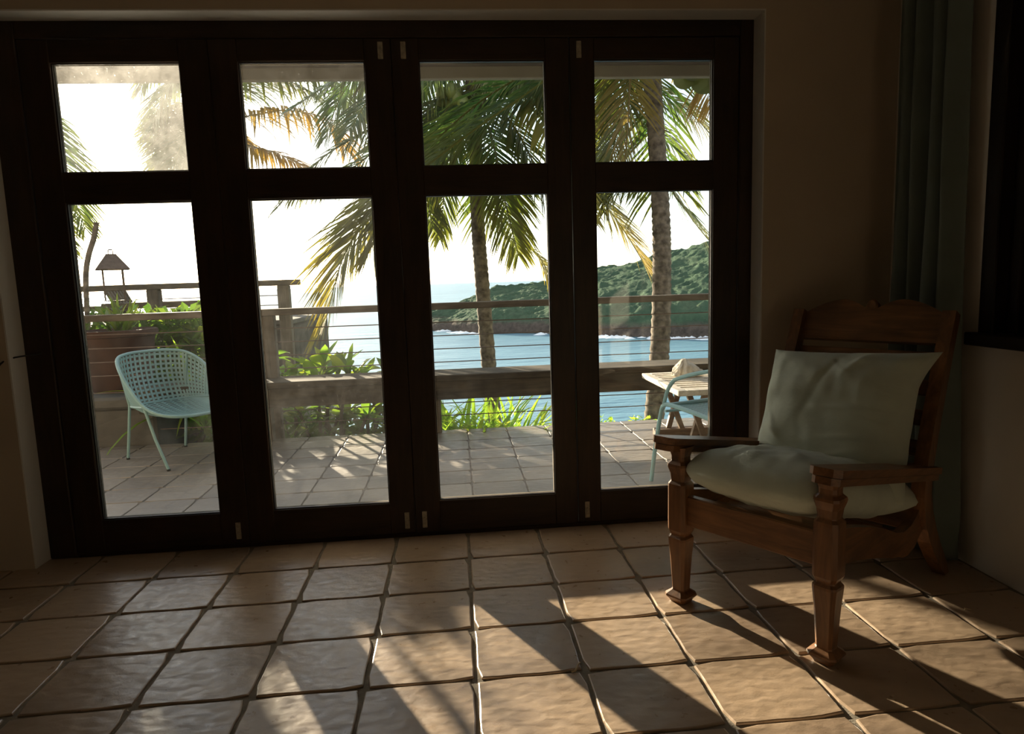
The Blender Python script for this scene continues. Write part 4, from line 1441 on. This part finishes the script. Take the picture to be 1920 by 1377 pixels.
def mesh_chair_parts():
    res = {}
    res['rim'] = [MB().tube(RIM, .0115, 10, closed=True)]
    res['seat_frame'] = [MB().tube(BASE, .010, 8)]
    bk_, st_ = MB(), MB()
    for k in range(40):
        t = .035 + .93 * k / 39
        ribbon(bk_, back_s, t, t, 0, 1, False, .0145, 6, .0016)
    for k in range(10):
        v_ = .07 + .86 * k / 9
        ribbon(bk_, back_s, 0.02, .98, v_, v_, True, .017, 40, -.0016)
    for k in range(22):
        t = .07 + .86 * k / 21
        ribbon(st_, seat_s, t, t, 0, 1, False, .0145, 8, .0016)
    for k in range(20):
        v_ = .03 + .93 * k / 19
        ribbon(st_, seat_s, .04, .96, v_, v_, True, .015, 24, -.0016)
    res['woven_back'] = [bk_]
    res['woven_seat'] = [st_]
    legs, posts, feet = [], [], []
    for s in (-1, 1):
        posts.append(MB().tube([(-.215, s * .250, .745), (-.212, s * .228, .57), (-.205, s * .205, .408)], .0105, 8))
        legs.append(MB().tube([(-.205, s * .205, .408), (-.25, s * .21, .20), (-.296, s * .214, .012)], .0105, 8))
        legs.append(MB().tube([(.19, s * .286, .447), (.24, s * .255, .22), (.298, s * .216, .012)], .0105, 8))
        feet.append(MB().tube([(-.296, s * .214, .013), (-.298, s * .2145, 0)], .0125, 8))
        feet.append(MB().tube([(.298, s * .216, .013), (.300, s * .2155, 0)], .0125, 8))
    res['back_post'] = posts
    res['leg'] = legs
    res['foot_cap'] = feet
    return res


MC = {}
for nm, lst in mesh_chair_parts().items():
    MC[nm] = [q_.mesh(nm, 'rubber' if nm == 'foot_cap' else 'mint_metal', 40) for q_ in lst]


def mesh_chair(label, loc, yaw):
    t = thing('mesh_armchair', label, 'chair', loc, yaw)
    for nm, lst in MC.items():
        if nm == 'foot_cap':
            continue
        for k, me in enumerate(lst):
            o_ = inst(nm, me, t, Matrix.Identity(4))
            if nm == 'leg':
                inst('foot_cap', MC['foot_cap'][k], o_, Matrix.Identity(4))
    return t


mesh_chair('pale green woven mesh armchair on the deck in front of the terracotta pot', (-1.765, 2.273, DZ), math.atan2(-.398, .454))

# stacking chair of flat tube by the right door frame, facing the sea
e1 = V((.333, -.943, 0)); e2 = V((.943, .333, 0))
s1 = V((1.471, 1.001, .42)) - V((0, 0, DZ))
sc_t = thing('stacking_chair', 'pale green tube armchair with mesh seat half hidden by the right door frame', 'chair', (1.70, .98, DZ))
O_ = V((1.70, .98, 0))
SW, SD = .46, .44


def cp_(a, c, z):
    """point on the chair: a along the side (front to back), c across, z above the deck"""
    return V((s1.x, s1.y, 0)) - O_ + e1 * a + e2 * c + V((0, 0, z))


SH = s1.z
for c in (0, SW):
    k = -.02 if c == 0 else .02
    MB().tube(catmull([cp_(-.085, c + k * 1.5, 0.006), cp_(-.06, c + k, .20), cp_(-.03, c, SH - .06), cp_(0, c, SH - .012), cp_(.06, c, SH), cp_(SD * .6, c, SH - .012), cp_(SD, c, SH - .03)], 6), .0125, 8).build('side_frame', 'mint_metal', sc_t, smooth=40)
    MB().tube(catmull([cp_(-.005, c, SH - .02), cp_(.03, c, SH + .075), cp_(.085, c, SH + .14), cp_(.145, c, SH + .165), cp_(.26, c, SH + .200), cp_(.42, c, SH + .235), cp_(.50, c, SH + .245)], 6), .0115, 8).build('armrest', 'mint_metal', sc_t, smooth=40)
    MB().tube(catmull([cp_(SD + .10, c, .006), cp_(SD + .03, c, .22), cp_(SD - .01, c, SH - .03), cp_(SD + .05, c, SH + .22), cp_(SD + .11, c, SH + .40)], 6), .0125, 8).build('rear_leg', 'mint_metal', sc_t, smooth=40)
MB().tube([cp_(.03, 0, SH - .004), cp_(.03, SW, SH - .004)], .0115, 8).build('front_bar', 'mint_metal', sc_t, smooth=40)
MB().tube(catmull([cp_(.0, .01, SH - .045), cp_(-.01, SW / 2, SH - .055), cp_(.0, SW - .01, SH - .045)], 6), .008, 8).build('brace', 'mint_metal', sc_t, smooth=40)
MB().tube(catmull([cp_(SD + .11, 0, SH + .40), cp_(SD + .125, .1, SH + .425), cp_(SD + .125, SW - .1, SH + .425), cp_(SD + .11, SW, SH + .40)], 6), .0125, 8).build('back_bar', 'mint_metal', sc_t, smooth=40)


def fs_seat(t, v_):
    return cp_(.03 + (SD - .04) * v_, .01 + (SW - .02) * t, SH - .004 - .028 * v_ - .012 * math.sin(t * math.pi))


def fs_back(t, v_):
    return cp_(SD + .05 + .06 * v_ + .02 * math.sin(t * math.pi), .01 + (SW - .02) * t, SH + .18 + .23 * v_)


for nm_, fn, na, nb_ in (('woven_seat', fs_seat, 18, 17), ('woven_back', fs_back, 18, 9)):
    q = MB()
    for k in range(na):
        t = .03 + .94 * k / (na - 1)
        ribbon(q, fn, t, t, 0, 1, False, .0105, 6, .0016)
    for k in range(nb_):
        v_ = .02 + .96 * k / (nb_ - 1)
        ribbon(q, fn, 0, 1, v_, v_, True, .0105, 10, -.0016)
    q.build(nm_, 'mint_metal', sc_t)


# ------------------------------------------------------------------ low table with a stone on it
TZ = .400
tab = thing('low_table', 'weathered grey low table with a lattice top on the deck', 'table', (2.02, 1.95, DZ))
tx0, tx1, ty0, ty1 = 1.725, 2.42, 1.50, 2.36
for a, c in (((tx0, ty0, TZ - .038), (tx0 + .06, ty1, TZ)), ((tx1 - .06, ty0, TZ - .038), (tx1, ty1, TZ)), ((tx0 + .06, ty0, TZ - .038), (tx1 - .06, ty0 + .06, TZ)), ((tx0 + .06, ty1 - .06, TZ - .038), (tx1 - .06, ty1, TZ))):
    MB().cbox(a, c, .004).build('top_frame', 'teak_grey', tab, world=True)
for k in range(9):
    y = ty0 + .095 + k * .082
    MB().cbox((tx0 + .058, y - .020, TZ - .016), (tx1 - .058, y + .020, TZ - .002), .002).build('lattice_slat', 'teak_grey', tab, world=True)
for k in range(7):
    x = tx0 + .10 + k * .082
    MB().cbox((x - .020, ty0 + .058, TZ - .028), (x + .020, ty1 - .058, TZ - .0165), .002).build('lattice_slat', 'teak_grey', tab, world=True)
for yy in (1.66, 2.16):
    for (xa, xb) in ((1.845, 1.975), (1.985, 1.880), (2.36, 2.22), (2.22, 2.34)):
        MB().prism([(xa - .019, TZ - .038), (xa + .019, TZ - .038), (xb + .019, DZ + .055), (xb - .019, DZ + .055)], 1, yy - .016 + (.034 if xa > xb else 0), yy + .016 + (.034 if xa > xb else 0)).build('leg', 'teak_brown', tab, world=True)
    MB().cbox((1.765, yy - .03, DZ), (2.44, yy + .06, DZ + .058), .008).build('foot_bar', 'teak_brown', tab, world=True)

st = thing('coral_rock', 'pale wedge-shaped coral stone lying on the low table', 'stone', (1.985, 2.10, TZ))
bm = bmesh.new()
bmesh.ops.create_icosphere(bm, subdivisions=5, radius=1.0)
for p in bm.verts:
    d_ = p.co.copy()
    x, y, z = d_
    sx = .135 if x > 0 else .105
    wx = x * sx
    zz_ = z * (.085 if z > 0 else .02)
    peak = math.exp(-((wx + .025) / .075) ** 2)
    zz_ = zz_ * (.62 + .55 * peak) if z > 0 else zz_
    c_ = V((wx, y * .085 * (1 - .3 * max(0, x)), zz_))
    c_ += d_ * (.010 * noise.noise(d_ * 2.2) + .005 * noise.noise(d_ * 6) + .002 * noise.noise(d_ * 16))
    g = math.exp(-(((wx + .052 - zz_ * .3) / .010) ** 2)) * max(0, -y) * (zz_ > 0)
    c_.y += .030 * g
    p.co = c_ + V((0, 0, .018))
    p.co.z = max(p.co.z * 1.12, 0)
me = bpy.data.meshes.new('rock'); bm.to_mesh(me); bm.free()
me.materials.append(MATS['coral_stone'])
me.polygons.foreach_set('use_smooth', [True] * len(me.polygons))
o = bpy.data.objects.new('rock', me); COL.objects.link(o); o.parent = st

# ------------------------------------------------------------------ small things indoors
p0 = V((0.62, -.835, .004))
tw = thing('dry_twig', 'small curled pale twig lying on the floor tiles', 'twig', (.62, -.84, 0))
MB().tube(catmull([(.600, -.868, .004), (.612, -.868, .006), (.622, -.845, .007), (.634, -.825, .004)], 5), [.0035 - .0015 * i / 15 for i in range(16)], 6).build('stick', 'twig', tw, smooth=60, world=True)
tw2 = thing('wood_chip', 'tiny pale chip of debris on the floor near the curtain', 'debris', (1.97, -.69, 0))
MB().tube([(1.965, -.690, .004), (1.982, -.698, .003)], [.004, .0015], 6).build('chip', 'twig', tw2, smooth=60, world=True)
hk = thing('door_hook', 'thin dark hook wire tied from the left wall to the door jamb', 'hook', (-1.55, .17, .86))
MB().tube(catmull([(-1.75, .180, .845), (-1.62, .172, .850), (-1.555, .165, .862), (-1.52, .20, .895), (-1.44, .283, .905)], 6), .0035, 6).build('wire', 'rubber', hk, smooth=60, world=True)
